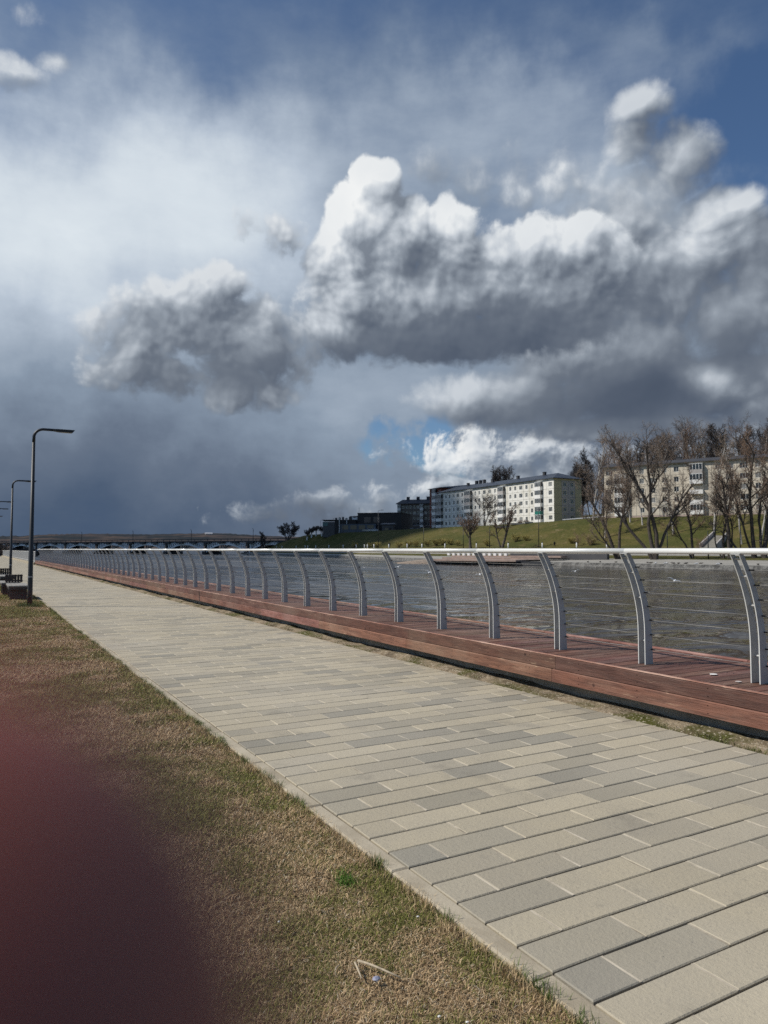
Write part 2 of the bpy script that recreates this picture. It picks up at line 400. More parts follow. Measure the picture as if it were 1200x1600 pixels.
M['fasciatop'] = mat('fascia_worn', wood('y', 1.0), .65, bump=lambda t, P: (t.noise(t.v('MULTIPLY', P, (30, 1.5, 30)), 4, 5, .6), .006), spec=.35)
M['footing'] = mat('footing_concrete', stain((.36, .31, .25), .4, 3), .9, bump=grain(20, .02))
M['steel'] = mat('galvanised_steel', stain((.44, .435, .42), .16, 6), .55, .05, bump=grain(70, .0015))
M['edge'] = mat('steel_edge', (.66, .66, .63), .45, .1)  # paler steel for post edges, sunlight put into the colour
M['rail'] = mat('pale_handrail', stain((.82, .82, .79), .10, 2.5, stretch=(1, .3, 1)), .34, .15)
M['cable'] = mat('steel_cable', (.26, .25, .235), .55, .3)
M['black'] = mat('black_rubber', (.012, .012, .013), .6)
M['lamp'] = mat('lamp_post_paint', stain((.020, .023, .028), .2, 3), .5, .1)
M['lampband'] = mat('lamp_band', (.30, .30, .31), .5, .4)
M['diffuser'] = mat('lamp_lens', (.25, .26, .27), .3)
def water_col(t, P):
    return t.mix(t.step(t.noise(P, .035, 4, .5), .4, .65), (.050, .042, .033), (.036, .034, .032))
def water_bump(t, P):
    a = t.noise(t.v('MULTIPLY', P, (.62, 1.0, 1)), .40, 2.6, .48, .6)
    b = t.noise(t.v('MULTIPLY', P, (.35, .6, 1)), .09, 3, .5)
    return t.m('ADD', a, t.m('MULTIPLY', b, 1.6)), .62
M['water'] = mat('river_water', water_col, lambda t, P: t.step(t.noise(t.v('MULTIPLY', P, (1, .5, 1)), .035, 4, .6), .38, .64, .05, .24), bump=water_bump, spec=.5, IOR=1.333)
# ------------------------------------------------------------------ near ground: path, kerb, deck, railing, grass
DECK = .394
def slabs(name, x0, x1, y0, y1, z1, z0, c, col, mats, tilt=0.0, parent=None):
    """many flat boards or paving slabs with chamfered edges in one mesh"""
    x0, x1, y0, y1 = map(np.asarray, (x0, x1, y0, y1)); n = len(x0)
    z1 = np.broadcast_to(z1, n).astype(float)
    def ring(d, z): return np.stack([np.stack([x0 + d, y0 + d, z], 1), np.stack([x1 - d, y0 + d, z], 1), np.stack([x1 - d, y1 - d, z], 1), np.stack([x0 + d, y1 - d, z], 1)], 1)
    tx, ty = rng.normal(0, tilt, n), rng.normal(0, tilt, n)
    R0, R1, R2 = ring(0, np.full(n, z0)), ring(0, z1 - c), ring(c, z1)
    for Rr in (R1, R2): Rr[:, :, 2] += tx[:, None] * (Rr[:, :, 0] - ((x0 + x1) / 2)[:, None]) + ty[:, None] * (Rr[:, :, 1] - ((y0 + y1) / 2)[:, None])
    V = np.concatenate([R0, R1, R2], 1).reshape(-1, 3)
    q = [(8, 9, 10, 11)] + [(i, (i + 1) % 4, 4 + (i + 1) % 4, 4 + i) for i in range(4)] + [(4 + i, 4 + (i + 1) % 4, 8 + (i + 1) % 4, 8 + i) for i in range(4)]
    Q = (np.arange(n)[:, None, None] * 12 + np.array(q)[None]).reshape(-1, 4)
    return raw_mesh(name, V, Q, mats, np.repeat(np.asarray(col), 12, 0), parent)

# path of concrete slabs, 0.2 m courses across the walk, half bond
PX0, PX1 = 1.862, 5.19
xs0, xs1, ys0, ys1, cols, zz = [], [], [], [], [], []
row = 0; jx = []
def slab_colour():
    r = random.random(); k = random.uniform(.92, 1.08)
    if r < .46: c = (.405, .352, .252)
    elif r < .74: c = (.360, .317, .236)
    elif r < .93: c = (.305, .272, .204)
    else: c = (.258, .236, .186)
    return tuple(x * k for x in c)
yy = -1.536
while yy < 175:
    far = yy > 40
    L = .495; x = PX0 - (0 if row % 2 == 0 else L * .52); 
    while x < PX1 - .02:
        a, b = max(x, PX0), min(x + L, PX1)
        if b - a > .05:
            if b < PX1 - .02: jx.append((b, yy + .006, yy + .194))
            xs0.append(a + (.002 if a > PX0 else .006)); xs1.append(b - .004)
            ys0.append(yy + .005); ys1.append(yy + .2 - .005); cols.append(slab_colour()); zz.append(random.gauss(0, .0012))
        x += L
    yy += .2; row += 1
path = slabs('path', xs0, xs1, ys0, ys1, np.array(zz), -.05, .0045, cols, M['paver'], tilt=.0018)
tag(path, kind='structure')
b = MB()
for x, ya, yb in jx:
    if ya < 40: b.box((x - .006, ya, -.02), (x + .008, yb, -.0022 + random.uniform(-.001, .0015)))
tag(b.build('joint_sand', mat('pale_joint_sand', stain((.54, .475, .37), c2=(.22, .185, .135), scale=5), .95)), kind='structure')
b = MB(); b.quad((1.80, -3, -.012), (5.2, -3, -.012), (5.2, 176, -.012), (1.80, 176, -.012))
tag(b.build('path_bed', M['earth']), kind='structure')
# flush kerb stones
kx0, kx1, ky0, ky1 = [], [], [], []
y = -2.94
while y < 175:
    kx0.append(1.768); kx1.append(1.858); ky0.append(y + .004); ky1.append(y + .996); y += 1.0
kerb = slabs('kerb', kx0, kx1, ky0, ky1, rng.normal(.001, .002, len(kx0)), -.12, .008, [tuple(x * random.uniform(.9, 1.1) for x in (1, 1, 1)) for _ in kx0], M['kerb'], tilt=.002)
tag(kerb, kind='structure')
# strip of dirt between path and deck, a little sunken and wavy
ny, nx = 700, 7
Yg = np.linspace(-3, 172, ny); V = []
for i, y in enumerate(Yg):
    for j in range(nx):
        x = 5.188 + .62 * j / (nx - 1)
        V.append((x, y, (-.036, -.026, -.006, .0, .004, .008, .010)[j] + (.012 * math.sin(y * 1.3 + j) + .010 * math.sin(y * 3.7 + j * 2) + random.gauss(0, .006)) * (0 < j < nx - 1)))
Q = [(i * nx + j, i * nx + j + 1, (i + 1) * nx + j + 1, (i + 1) * nx + j) for i in range(ny - 1) for j in range(nx - 1)]
tag(raw_mesh('dirt_strip', np.array(V), np.array(Q), M['dirt'], smooth=True), kind='structure')

# --- wooden deck
deck = empty('wooden_deck', (5.40, 4.0, 0)); DO = (5.40, 4.0, 0)
tag(deck, 'long red-stained wooden deck with plank top and two-board fascia beside the path', 'deck')
END = 80.4
n = int((END + 3) / .148); ys = -3 + .148 * np.arange(n)
tc_ = np.array([(lambda k: (k, k * random.uniform(.95, 1.05), k * random.uniform(.95, 1.08)))(random.uniform(.72, 1.25)) for _ in range(n)])
o = slabs('deck_boards', np.full(n, 5.459), np.full(n, 6.846), ys + .007, ys + .141, DECK - .004 + rng.normal(0, .0015, n), DECK - .05, .005, tc_, M['deckboard'], .002)
o.parent = deck; o.location = (-5.40, -4.0, 0)
def runs(step, jitter):
    y = -3.0; out = []
    while y < END: out.append((y, min(y + step + random.uniform(-jitter, jitter), END))); y = out[-1][1]
    return out
for name, (xa, xb, za, zb), mt in (('fascia_board', (5.408, 5.455, DECK - .133, DECK), M['fascia']), ('fascia_board', (5.404, 5.455, DECK - .272, DECK - .139), M['fascia']), ('edge_board', (6.857, 6.918, DECK - .12, DECK + .012), M['fasciatop'])):
    for k in range(1):
        r = runs(3.0, .02); off = random.uniform(0, 2); r = [(max(-3, a - off), b - off) for a, b in r if b - off > -3]; r[-1] = (r[-1][0], END)
        m_ = len(r); tone_ = .78 if zb == DECK else 1.35
        tc_ = np.array([(lambda q: (q, q * random.uniform(.9, 1.05), q * random.uniform(.9, 1.05)))(tone_ * random.uniform(.85, 1.2)) for _ in r])
        o = slabs(name, np.full(m_, xa), np.full(m_, xb), np.array([a for a, _ in r]) + .002, np.array([b_ for _, b_ in r]) - .002, zb, za, .010, tc_, mt, .0)
        o.parent = deck; o.location = (-5.40, -4.0, 0)
# worn capping strip on top of the upper fascia board
r = runs(3.0, .05); m_ = len(r)
o = slabs('capping_strip', np.full(m_, 5.4075), np.full(m_, 5.4565), np.array([a for a, _ in r]) + .002, np.array([b_ for _, b_ in r]) - .002, DECK + .007, DECK + .001, .003, np.array([(2.1, 2.1, 2.1)] * m_), M['fasciatop'])
o.parent = deck; o.location = (-5.40, -4.0, 0)
b = MB(); b.box((5.60, -3, -1.6), (5.80, END - .1, DECK - .055)); b.box((6.6, -3, -2.0), (6.76, END - .1, DECK - .055))
for k in range(28): b.box((5.802, -2 + 2.9 * k, DECK - .2), (6.6, -1.88 + 2.9 * k, DECK - .056))
b.build('footing', M['footing'], deck, origin=DO)

b = MB()
for y in ys:
    if y < 24:
        for x in (5.52, 6.10, 6.72):
            for d in (.04, .108): b.tube([(x, y + d, DECK - .006), (x, y + d, DECK - .0022)], .0048, 6)
for k in range(40):
    for z in (-.035, -.10, -.175, -.24):
        for e in (0, .06): b.tube([(5.4025 if z < -.13 else 5.4065, .3 + .75 * k + e * (k % 4 == 0), DECK + z), (5.41, .3 + .75 * k + e * (k % 4 == 0), DECK + z)], .0048, 6)
b.build('screw', M['black'], deck, origin=DO)['kind'] = 'stuff'

# --- railing
PY0, PDY = 5.133, 1.2056
def pl(z): return 5.806 - .4104 * max(0.0, z - .7164) ** 2
def pw(z): return .1105 - .053 * (z - DECK) / 1.09
rail = empty('railing', (5.85, 4.0, DECK)); RO = np.array((5.85, 4.0, DECK))
tag(rail, 'long grey steel railing with curved twin-plate posts, cables and a pale handrail', 'railing')
def post_mesh():
    b = MB(); zs = np.linspace(DECK - .003, 1.488, 15)
    for y0 in (0.0, -.080):
        L = [(pl(z), y0, z) for z in zs]; Rr = [(pl(z) + pw(z), y0, z) for z in zs]
        V = []
        for a, c in zip(L, Rr):
            V += [(a[0], y0 - .009, a[2]), (c[0], y0 - .009, c[2]), (c[0], y0, c[2]), (a[0], y0, a[2])]
        F = []; mi = []
        for i in range(len(zs) - 1):
            for k in range(4): F.append((i * 4 + k, i * 4 + (k + 1) % 4, i * 4 + 4 + (k + 1) % 4, i * 4 + 4 + k)); mi.append(1 if k == 3 else 0)  # only the sun-facing edge takes the brightened steel
        e = (len(zs) - 1) * 4; F += [(3, 2, 1, 0), (e, e + 1, e + 2, e + 3)]; mi += [0, 0]
        base = b.n; b.v.append(np.array(V)); b.n += len(V)
        b.f += [tuple(base + q for q in f) for f in F]; b.mi += mi
    for z in (.62, 1.05, 1.30, 1.45):            # spacers with bolt heads
        x = pl(z) + pw(z) * .55
        b.tube([(x, -.080, z), (x, -.008, z)], .009, 8)
        b.tube([(x, -.096, z), (x, -.088, z)], .007, 6); b.tube([(x, 0, z), (x, .010, z)], .007, 6)
    for z in CZ:                                  # dark cable ferrules
        x = pl(z) + pw(z) * .82
        b.tube([(x, -.135, z), (x, -.088, z)], .0068, 6, 2); b.tube([(x, 0, z), (x, .03, z)], .0065, 6, 2)
    b.obox((pl(1.48) + .024, 0, 1.488), (1, 0, 0), (0, 1, 0), (0, 0, 1), (-.022, -.088, -.004), (.022, 0, .004))
    return b
CZ = (0.537, 0.681, 0.825, 0.963, 1.100, 1.226, 1.354)
p0 = None
ks = [k for k in range(-6, 63)]
for k in ks:
    y = PY0 + PDY * k
    if p0 is None:
        p0 = post_mesh().build('post', [M['steel'], M['edge'], M['black']], rail, origin=(5.85, 0, DECK))
        p = p0
    else:
        p = p0.copy(); COL.objects.link(p); p.parent = rail
    p.location = (0, y - 4.0, 0)
b = MB(); RX, RZ = 5.596, 1.5116
L = [PY0 + PDY * (k - .0) - .05 for k in range(-6, 63, 2)]; L[0] -= .6; L[-1] = PY0 + PDY * 62 + .15
for a, c in zip(L[:-1], L[1:]): b.tube([(RX, a + .001, RZ), (RX, c - .001, RZ)], .0262, 20)
for c in L[1:-1]: b.tube([(RX, c - .03, RZ), (RX, c + .03, RZ)], .0252, 16)
o = b.build('handrail', M['rail'], rail, smooth=True, origin=RO)
for z in CZ:
    b = MB(); x = pl(z) + pw(z) * .82
    for k in ks[:-1]:
        ya = PY0 + PDY * k + .03; yb = PY0 + PDY * (k + 1) - .135
        mid = (ya + yb) / 2; sag = random.uniform(.0, .004)
        b.tube([(x, ya, z), (x, mid, z - sag), (x, yb, z)], .0025, 5)
    b.build('cable', M['cable'], rail, smooth=True, origin=RO)

# --- low mesh fence that carries on past the end of the deck
fence = empty('picket_fence', (5.4, 80.8, 0)); FO = (5.4, 80.8, 0)
tag(fence, 'low grey picket fence carrying on beyond the far end of the deck', 'fence')
b = MB(); b.box((5.28, 80.5, -.2), (5.62, 174, .2)); b.build('plinth', M['kerb'], fence, origin=FO)
b = MB(); b.box((-.03, -.03, .2), (.03, .03, 1.3)); fp = b.build('post', M['steel'], fence); fp.location = (.03, 0, 0)
for k in range(1, 45):
    c = fp.copy(); COL.objects.link(c); c.parent = fence; c.location = (.03, k * 2.04, 0)
b = MB()
for k in range(700): b.tube([(5.43, 80.88 + k * .13, .3), (5.43, 80.88 + k * .13, 1.26)], .011, 4)
b.build('picket', M['steel'], fence, origin=FO)['kind'] = 'stuff'
b = MB(); b.box((5.39, 80.7, 1.26), (5.47, 172.4, 1.31)); b.box((5.41, 80.7, .29), (5.45, 172.4, .33)); b.build('rail', M['rail'], fence, origin=FO)

# --- small litter
for k, (u, v, w) in enumerate(((1115, 1054, .05), (1154, 1065.5, .035))):
    q = on(u, v, DECK); b = MB()
    b.prism([(q.x + w * math.cos(a) * random.uniform(.6, 1), q.y + w * .7 * math.sin(a), DECK + .003) for a in np.linspace(0, 5.6, 8)], (0, 0, .002))
    tag(b.build('paper_scrap', mat('scrap_paper_%s' % ('white' if k == 0 else 'grey'), (.75, .72, .68) if k == 0 else (.5, .45, .42), .8)), ('larger white scrap of paper lying on the deck planks', 'smaller pale scrap lying on the deck near the last post')[k], 'litter', 'scraps on the deck')

# --- lamp posts on the grass side
def lamp_post():
    r = empty('street_lamp', (0, 0, 0)); H = 4.77
    b = MB(); b.tube([(0, 0, 0), (0, 0, .45), (0, 0, 4.4)], [.066, .064, .040], 14)
    b.build('pole', M['lamp'], r, True)
    b = MB(); pts = [(0, 0, 4.4)]; rr = .24
    for a in np.linspace(0, math.pi / 2, 9)[1:]: pts.append((rr - rr * math.cos(a), 0, H - rr + rr * math.sin(a)))
    pts.append((.52, 0, H)); b.tube(pts, [.040] * 3 + [.036] * (len(pts) - 3), 10)
    b.build('arm', M['lamp'], r, True)
    b = MB(); b.prism([(.46, -.075, H - .022), (.62, -.085, H - .045), (.95, -.085, H - .045), (1.01, -.085, H + .028), (.60, -.085, H + .028), (.46, -.075, H + .02)], (0, .16, 0))
    hd = b.build('lamp_head', M['lamp'], r)
    b = MB(); b.box((.66, -.06, H - .052), (.93, .06, H - .0455)); b.build('lens', M['diffuser'], hd)
    b = MB(); b.tube([(0, 0, .80), (0, 0, .835)], .0665, 14); b.build('band', M['lampband'], r)
    b = MB(); b.tube([(0, 0, -.02), (0, 0, .025)], .11, 14); b.build('base_plate', M['lamp'], r)
    return r
l0 = lamp_post()
L_ = ['tall dark lamp post standing nearest, at the grass edge by the path', 'dark lamp post second along the path, behind the nearest one', 'third dark lamp post along the path with only its arm in view', 'fourth lamp post along the path, thin arm just inside the picture', 'farthest dark lamp post, tip of its arm at the left edge']
for i, (x, y) in enumerate(((1.34, 21.45), (1.54, 38.2), (1.33, 55.6), (1.40, 65.5), (1.46, 80.5))):
    l = l0 if i == 0 else copy_tree(l0)
    l.location = (x, y, -.02); tag(l, L_[i], 'lamp post', 'street lamps along the path')

# --- benches
M['benchtop'] = mat('bench_slab', stain((.30, .285, .26), .35, 4), .8, bump=grain(30, .004))
M['benchdark'] = mat('bench_frame', (.018, .018, .02), .5)
M['benchslat'] = mat('bench_slat', stain((.045, .030, .025), .4, 5, stretch=(4, 1, 4)), .6)
def bench(back):
    r = empty('park_bench', (0, 0, 0)); w, l = .56, 1.9
    b = MB()
    for i in range(5): b.box((-w / 2 + i * .114, -l / 2, .42), (-w / 2 + i * .114 + .10, l / 2, .46))
    b.build('seat', M['benchtop'], r)
    b = MB(); b.box((-w / 2 + .02, -l / 2 + .02, .34), (w / 2 - .02, l / 2 - .02, .419)); b.build('seat_frame', M['benchdark'], r)
    for y in (-l / 2 + .22, l / 2 - .34):
        b = MB(); b.box((-w / 2 + .05, y, 0), (w / 2 - .05, y + .12, .339)); b.build('leg', M['benchdark'], r)
    if back:
        bk = MB()
        for k in range(6): bk.box((-.16 + k * .085, -l / 2 + .10, .46), (-.16 + k * .085 + .072, -l / 2 + .135, .72))
        bo = bk.build('backrest', M['benchslat'], r)
        b = MB(); b.box((-.17, -l / 2 + .136, .66), (.35, -l / 2 + .16, .70)); b.box((-.17, -l / 2 + .136, .50), (.35, -l / 2 + .16, .54)); b.build('batten', M['benchdark'], bo)
    return r
for (x, y, back, rz, lab) in ((1.22, 25.3, False, 0, 'backless grey slatted bench beside the nearest lamp post'), (1.10, 27.6, True, 0, 'bench with a low slatted end back standing behind the backless bench'),
                          (1.25, 34.2, False, 0, 'backless grey bench farther along the path at the left edge'), (1.12, 36.5, True, 0, 'bench with a low slatted end back, farthest of the benches at the left edge')):
    r = bench(back); r.location = (x, y, -.02); r.rotation_euler.z = R(rz); tag(r, lab, 'bench', 'benches along the path')

# --- grass
def vnoise(x, y, s, seed):
    """smooth value noise on the plane"""
    g = np.random.default_rng(seed).random((256, 256)); x = x * s; y = y * s
    xi, yi = np.floor(x).astype(int), np.floor(y).astype(int); fx, fy = x - xi, y - yi; fx = fx * fx * (3 - 2 * fx); fy = fy * fy * (3 - 2 * fy)
    G = lambda a, b_: g[a % 256, b_ % 256]
    return (G(xi, yi) * (1 - fx) + G(xi + 1, yi) * fx) * (1 - fy) + (G(xi, yi + 1) * (1 - fx) + G(xi + 1, yi + 1) * fx) * fy
def fbm(x, y, s, seed, o=4):
    a, t_, w = 0, 0, 1.0
    for k in range(o): a = a + w * vnoise(x, y, s * 2 ** k, seed + k); t_ += w; w *= .55
    return a / t_
def soil_z(x, y):
    e = np.clip((1.765 - x) / .12, 0, 1)
    return -.02 + e * (.022 + .05 * (fbm(x, y, .9, 5) - .5) + .018 * (fbm(x, y, 9, 9) - .5))
gx = np.concatenate([np.linspace(-6, -1, 12)[:-1], np.linspace(-1, 1.768, 80)]); gy = np.concatenate([np.linspace(-3, 10, 330)[:-1], np.linspace(10, 60, 300)[:-1], np.linspace(60, 175, 60)])
GX, GY = np.meshgrid(gx, gy); V = np.stack([GX, GY, soil_z(GX, GY)], 2).reshape(-1, 3); w_ = len(gx)
ii, jj = np.meshgrid(np.arange(len(gy) - 1), np.arange(w_ - 1), indexing='ij'); a_ = (ii * w_ + jj).ravel()
lawn = raw_mesh('lawn_soil', V, np.stack([a_, a_ + 1, a_ + w_ + 1, a_ + w_], 1), M['soil'], smooth=True); tag(lawn, kind='structure')

def blades(x, y, length, width, lean, colr, zoff=0.0):
    n = len(x); az = rng.uniform(0, 2 * np.pi, n); tw = az + np.pi / 2 + rng.normal(0, .5, n)
    z = soil_z(x, y) + zoff; d = np.stack([np.cos(az), np.sin(az)], 1); s_ = np.stack([np.cos(tw), np.sin(tw)], 1) * (width / 2)[:, None]
    h1 = length * .5 * np.cos(lean * .7); r1 = length * .5 * np.sin(lean * .7); h2 = h1 + length * .5 * np.cos(lean * 1.15); r2 = r1 + length * .5 * np.sin(np.minimum(lean * 1.15, 1.7))
    P0 = np.stack([x, y, z - .004], 1); P1 = np.stack([x + d[:, 0] * r1, y + d[:, 1] * r1, z + h1], 1); P2 = np.stack([x + d[:, 0] * r2, y + d[:, 1] * r2, z + np.maximum(h2, .002)], 1)
    S3 = np.concatenate([s_, np.zeros((n, 1))], 1)
    V = np.stack([P0 - S3, P0 + S3, P1 + S3 * .8, P1 - S3 * .8, P2], 1).reshape(-1, 3)
    b0 = np.arange(n)[:, None] * 5
    return V, b0 + np.array([[0, 1, 2, 3]]), b0 + np.array([[3, 2, 4]]), np.repeat(colr, 5, 0)
def grass_patch(y0, y1, dens, lmul, x0=-.15):
    n = int((y1 - y0) * (1.772 - x0) * dens)
    x = rng.uniform(x0, 1.772, n); y = rng.uniform(y0, y1, n)
    m_ = fbm(x, y, 1.1, 21) * .6 + fbm(x, y, 3.6, 31) * .4
    green = np.clip((m_ - .49) * 5.5 + .44, .08, .88)
    edge = np.clip((x - 1.60) / .17, 0, 1); green = np.clip(green + .12 * edge - .28 * (1 - np.clip(np.abs(x - 1.45) / .3, 0, 1)), .03, .9)
    isg = rng.random(n) < green
    k = rng.uniform(.45, 1.35, n)[:, None]
    straw = np.array((.57, .41, .235)) * k; straw[rng.random(n) < .38] *= np.array((.50, .44, .38)); straw[rng.random(n) < .05] = np.array((.62, .54, .40))
    gr = np.array((.172, .180, .044)) * k + rng.uniform(0, .05, n)[:, None] * np.array((1, .8, .2))
    c = np.where(isg[:, None], gr, straw)
    ln = rng.uniform(.010, .034, n) * lmul * (1 + .5 * (fbm(x, y, 3.5, 71) > .60)); lean = np.where(isg, rng.uniform(.6, 1.45, n), rng.uniform(1.0, 1.56, n))
    wd = rng.uniform(.0012, .0030, n) * lmul ** 1.3
    return blades(x, y, ln, wd, lean, c)
def tufts(pts, spread, n, ln, col, seed=0):
    out = []
    for (cx, cy) in pts:
        k = int(n * random.uniform(.5, 1.5)); x = np.minimum(rng.normal(cx, spread, k), 1.79); y = rng.normal(cy, spread * 1.8, k)
        c = np.array(col) * rng.uniform(.6, 1.4, k)[:, None]
        out.append(blades(x, y, rng.uniform(.5, 1.0, k) * ln, rng.uniform(.0018, .0036, k), rng.uniform(.1, 1.0, k), c))
    return out
G = [grass_patch(.3, 3.0, 46000, 1.0, -.7), grass_patch(3.0, 5.5, 29000, 1.15, -.5), grass_patch(5.5, 9, 15000, 1.45), grass_patch(9, 16, 7500, 1.9), grass_patch(16, 30, 3500, 2.4), grass_patch(30, 60, 1400, 3.2)]
ep = [(1.765 + random.uniform(-.03, .006), y + random.uniform(-.1, .1)) for y in np.arange(1.0, 30, .15) if fbm(np.array([y * 2.0]), np.array([0.3]), .8, 91)[0] > (.36 if y < 9 else .45)]
G += tufts(ep, .017, 60, .075, (.085, .125, .026))
ep = [(1.75 + random.uniform(-.05, .0), y + random.uniform(-.1, .1)) for y in np.arange(1.0, 14, .10)]
G += tufts(ep, .022, 80, .060, (.46, .34, .19))
q = on(540, 1383, 0); G += tufts([(q.x, q.y), (q.x + .02, q.y + .03)], .020, 130, .045, (.10, .20, .03))
G += tufts([(1.34 + random.uniform(-.25, .25), 21.4 + random.uniform(-.3, .3)) for _ in range(26)], .05, 60, .16, (.07, .11, .025))
G += tufts([(1.62 - abs(random.gauss(0, .25)), 22.4 + random.uniform(-1.0, 1.0)) for _ in range(24)], .06, 60, .12, (.13, .15, .04))
off = 0; Vs, Qs, Ts, Cs = [], [], [], []
for (v, q_, t_, c_) in G: Vs.append(v); Qs.append(q_ + off); Ts.append(t_ + off); Cs.append(c_); off += len(v)
go = raw_mesh('grass', np.concatenate(Vs), np.concatenate(Qs), M['blade'], np.concatenate(Cs), tris=np.concatenate(Ts)); tag(go, kind='stuff')

# weeds and crumbs in the dirt strip
def strip_tuft(n, col, ln):
    V, Q_, T_, C_ = [], [], [], []; off = 0
    for _ in range(n):
        y = random.choice((random.uniform(2.5, 5.0), random.uniform(2.5, 25))); x = 5.24 + random.uniform(0, .14); k = 26
        bx, by = rng.normal(x, .02, k), rng.normal(y, .05, k)
        v, q_, t_, c_ = blades(bx, by, rng.uniform(.4, 1, k) * ln, rng.uniform(.002, .004, k), rng.uniform(.2, 1.2, k), np.array(col) * rng.uniform(.5, 1.4, k)[:, None])
        V.append(v); Q_.append(q_ + off); T_.append(t_ + off); C_.append(c_); off += len(v)
    return np.concatenate(V), np.concatenate(Q_), np.concatenate(C_), np.concatenate(T_)
v, q_, c_, t_ = strip_tuft(80, (.10, .11, .03), .05)
tag(raw_mesh('weeds', v, q_, M['blade'], c_, tris=t_), kind='stuff')

# dry sticks, pebble and crumbs on the grass
M['stick'] = mat('dry_stick', stain((.52, .43, .30), .4, 30), .8)
def stick(ua, va, ub, vb, r, lab):
    a, c = on(ua, va, .03), on(ub, vb, .02); m_ = (a + c) / 2 + Vector((.001, .003, .002))
    b = MB(); b.tube([a, a.lerp(m_, .5) + Vector((0, .002, .001)), m_, m_.lerp(c, .5), c], [r, r * .95, r * .85, r * .75, r * .5], 8)
    tag(b.build('stick', M['stick'], smooth=True), lab, 'stick', 'dry sticks on the grass')
stick(559, 1501, 625, 1527, .0048, 'long pale dry stick lying on the grass')
stick(554.5, 1504, 565, 1529, .0040, 'short pale dry stick beside the long one on the grass')
stick(524, 1516, 531, 1507, .0024, 'tiny pale twig left of the two sticks on the grass')
def pebble(u, v, r, z, col, name, lab, cat):
    q = on(u, v, z); bm = bmesh.new(); bmesh.ops.create_icosphere(bm, subdivisions=2, radius=1)
    for w in bm.verts:
        k = 1 + .35 * (random.random() - .5); w.co = Vector((w.co.x * r * k + q.x, w.co.y * r * .7 * k + q.y, w.co.z * r * .5 * k + z))
    me = bpy.data.meshes.new(name); bm.to_mesh(me); bm.free(); me.materials.append(mat(name + '_' + cat.replace(' ', '_'), col, .6)); o = bpy.data.objects.new(name, me); COL.objects.link(o); tag(o, lab, cat)
pebble(588, 1529, .015, .025, stain((.42, .43, .50), c2=(.12, .12, .22), scale=60), 'wrapper', 'crumpled blue and white wrapper by the dry sticks', 'wrapper')
for i, (u, v, lab) in enumerate(((686, 1588, 'white crumb lying in the grass at the bottom edge'), (653, 1432, 'small white crumb in the straw close to the kerb'), (436, 1440, 'small white crumb in the dark grass left of the green clump'), (730, 1597, 'white crumb in the grass at the foot of the picture'))):
    pebble(u, v, .006, .03, (.75, .72, .66), 'crumb', lab, 'crumb')
# ------------------------------------------------------------------ land and water
WATER = -1.30
Yc = [-400, -150, 20, 58, 83, 113, 152, 200, 249, 307, 378, 430, 700, 1200]
Xw = [150, 116, 97, 89, 84.5, 86.5, 92, 103, 112, 117, 126, 142, 300, 700]       # foot of the embankment wall
Xu = [260, 172, 152, 148.5, 145.5, 132.5, 117.5, 109.5, 118, 126, 135, 150, 318, 730]   # upper promenade
Xt = [300, 205, 186, 181, 176.5, 171.5, 155, 152, 149, 133, 141, 160, 330, 760]  # top of the grass slope
Zt = [9.5, 9.5, 9.5, 9.7, 9.9, 10.3, 10.3, 9.6, 9.4, 8.0, 3.4, 3.0, 3.0, 3.0]
def itp(y, a): return float(np.interp(y, Yc, a))
def land(x, y):
    """height of the far bank"""
    w, u_, t_, zt = itp(y, Xw), itp(y, Xu), itp(y, Xt), itp(y, Zt)
    if x <= w: return WATER - .6
    if x < u_: q = (x - w) / max(u_ - w, .1); return -.62 + min(1, q / .25) * .45 + max(0, (q - .25) / .75) ** 1.3 * 2.05
    q = (x - u_) / max(t_ - u_, .1)
    if q < 1: q = max(0, (q - .12) / .88); return 1.88 + (zt - 1.88) * (q * .35 + .65 * q * q * (3 - 2 * q))
    d = x - t_
    return zt + max(0, d - 22) * .10 * (1 if y < 250 else max(0, 1 - (y - 250) / 120)) * (1 if d < 240 else 240 / d) + .5 * math.sin(x * .05 + y * .03) * min(1, d / 60)
yg = np.concatenate([np.arange(-400, -60, 20), np.arange(-60, 330, 3.0), np.arange(330, 1201, 15)])
def band(name, fx, m, kind='structure', wob=0.0):
    V = []; c = None
    for y in yg:
        r = fx(y); c = len(r)
        for (x, z) in r: V.append((x, y, z + (wob * (fbm(np.array([x]), np.array([y]), .12, 3)[0] - .5) if wob else 0)))
    Q = [(i * c + j, i * c + j + 1, (i + 1) * c + j + 1, (i + 1) * c + j) for i in range(len(yg) - 1) for j in range(c - 1)]
    o = raw_mesh(name, np.array(V), np.array(Q), m, smooth=(name not in ('embankment',))); tag(o, kind=kind); return o
M['stone'] = mat('embankment_stone', lambda t, P: t.mix(t.step(t.noise(P, 1.1, 6, .7), .38, .62), (.20, .195, .18), (.085, .082, .076)), .9, bump=grain(2.5, .3))
M['pave'] = mat('promenade_paving', stain((.30, .285, .25), .2, .3), .9)
M['tarmac'] = mat('upper_path_tarmac', stain((.25, .24, .22), .2, .4), .9)
def hill_col(t, P):
    c = t.mix(t.step(t.noise(P, .09, 6, .62), .38, .62), (.098, .086, .027), (.062, .066, .019))
    c = t.mix(t.step(t.noise(P, .28, 6, .65), .52, .68), c, (.135, .105, .045))
    c = t.mix(t.step(t.noise(P, 1.3, 5, .65), .52, .70, 0, .6), c, (.052, .062, .018))
    return t.mix(t.step(t.noise(P, .55, 3, .5), .66, .74, 0, .6), c, (.24, .19, .11))
M['hill'] = mat('hillside_grass', hill_col, .95, bump=grain(.9, .5), spec=.1)
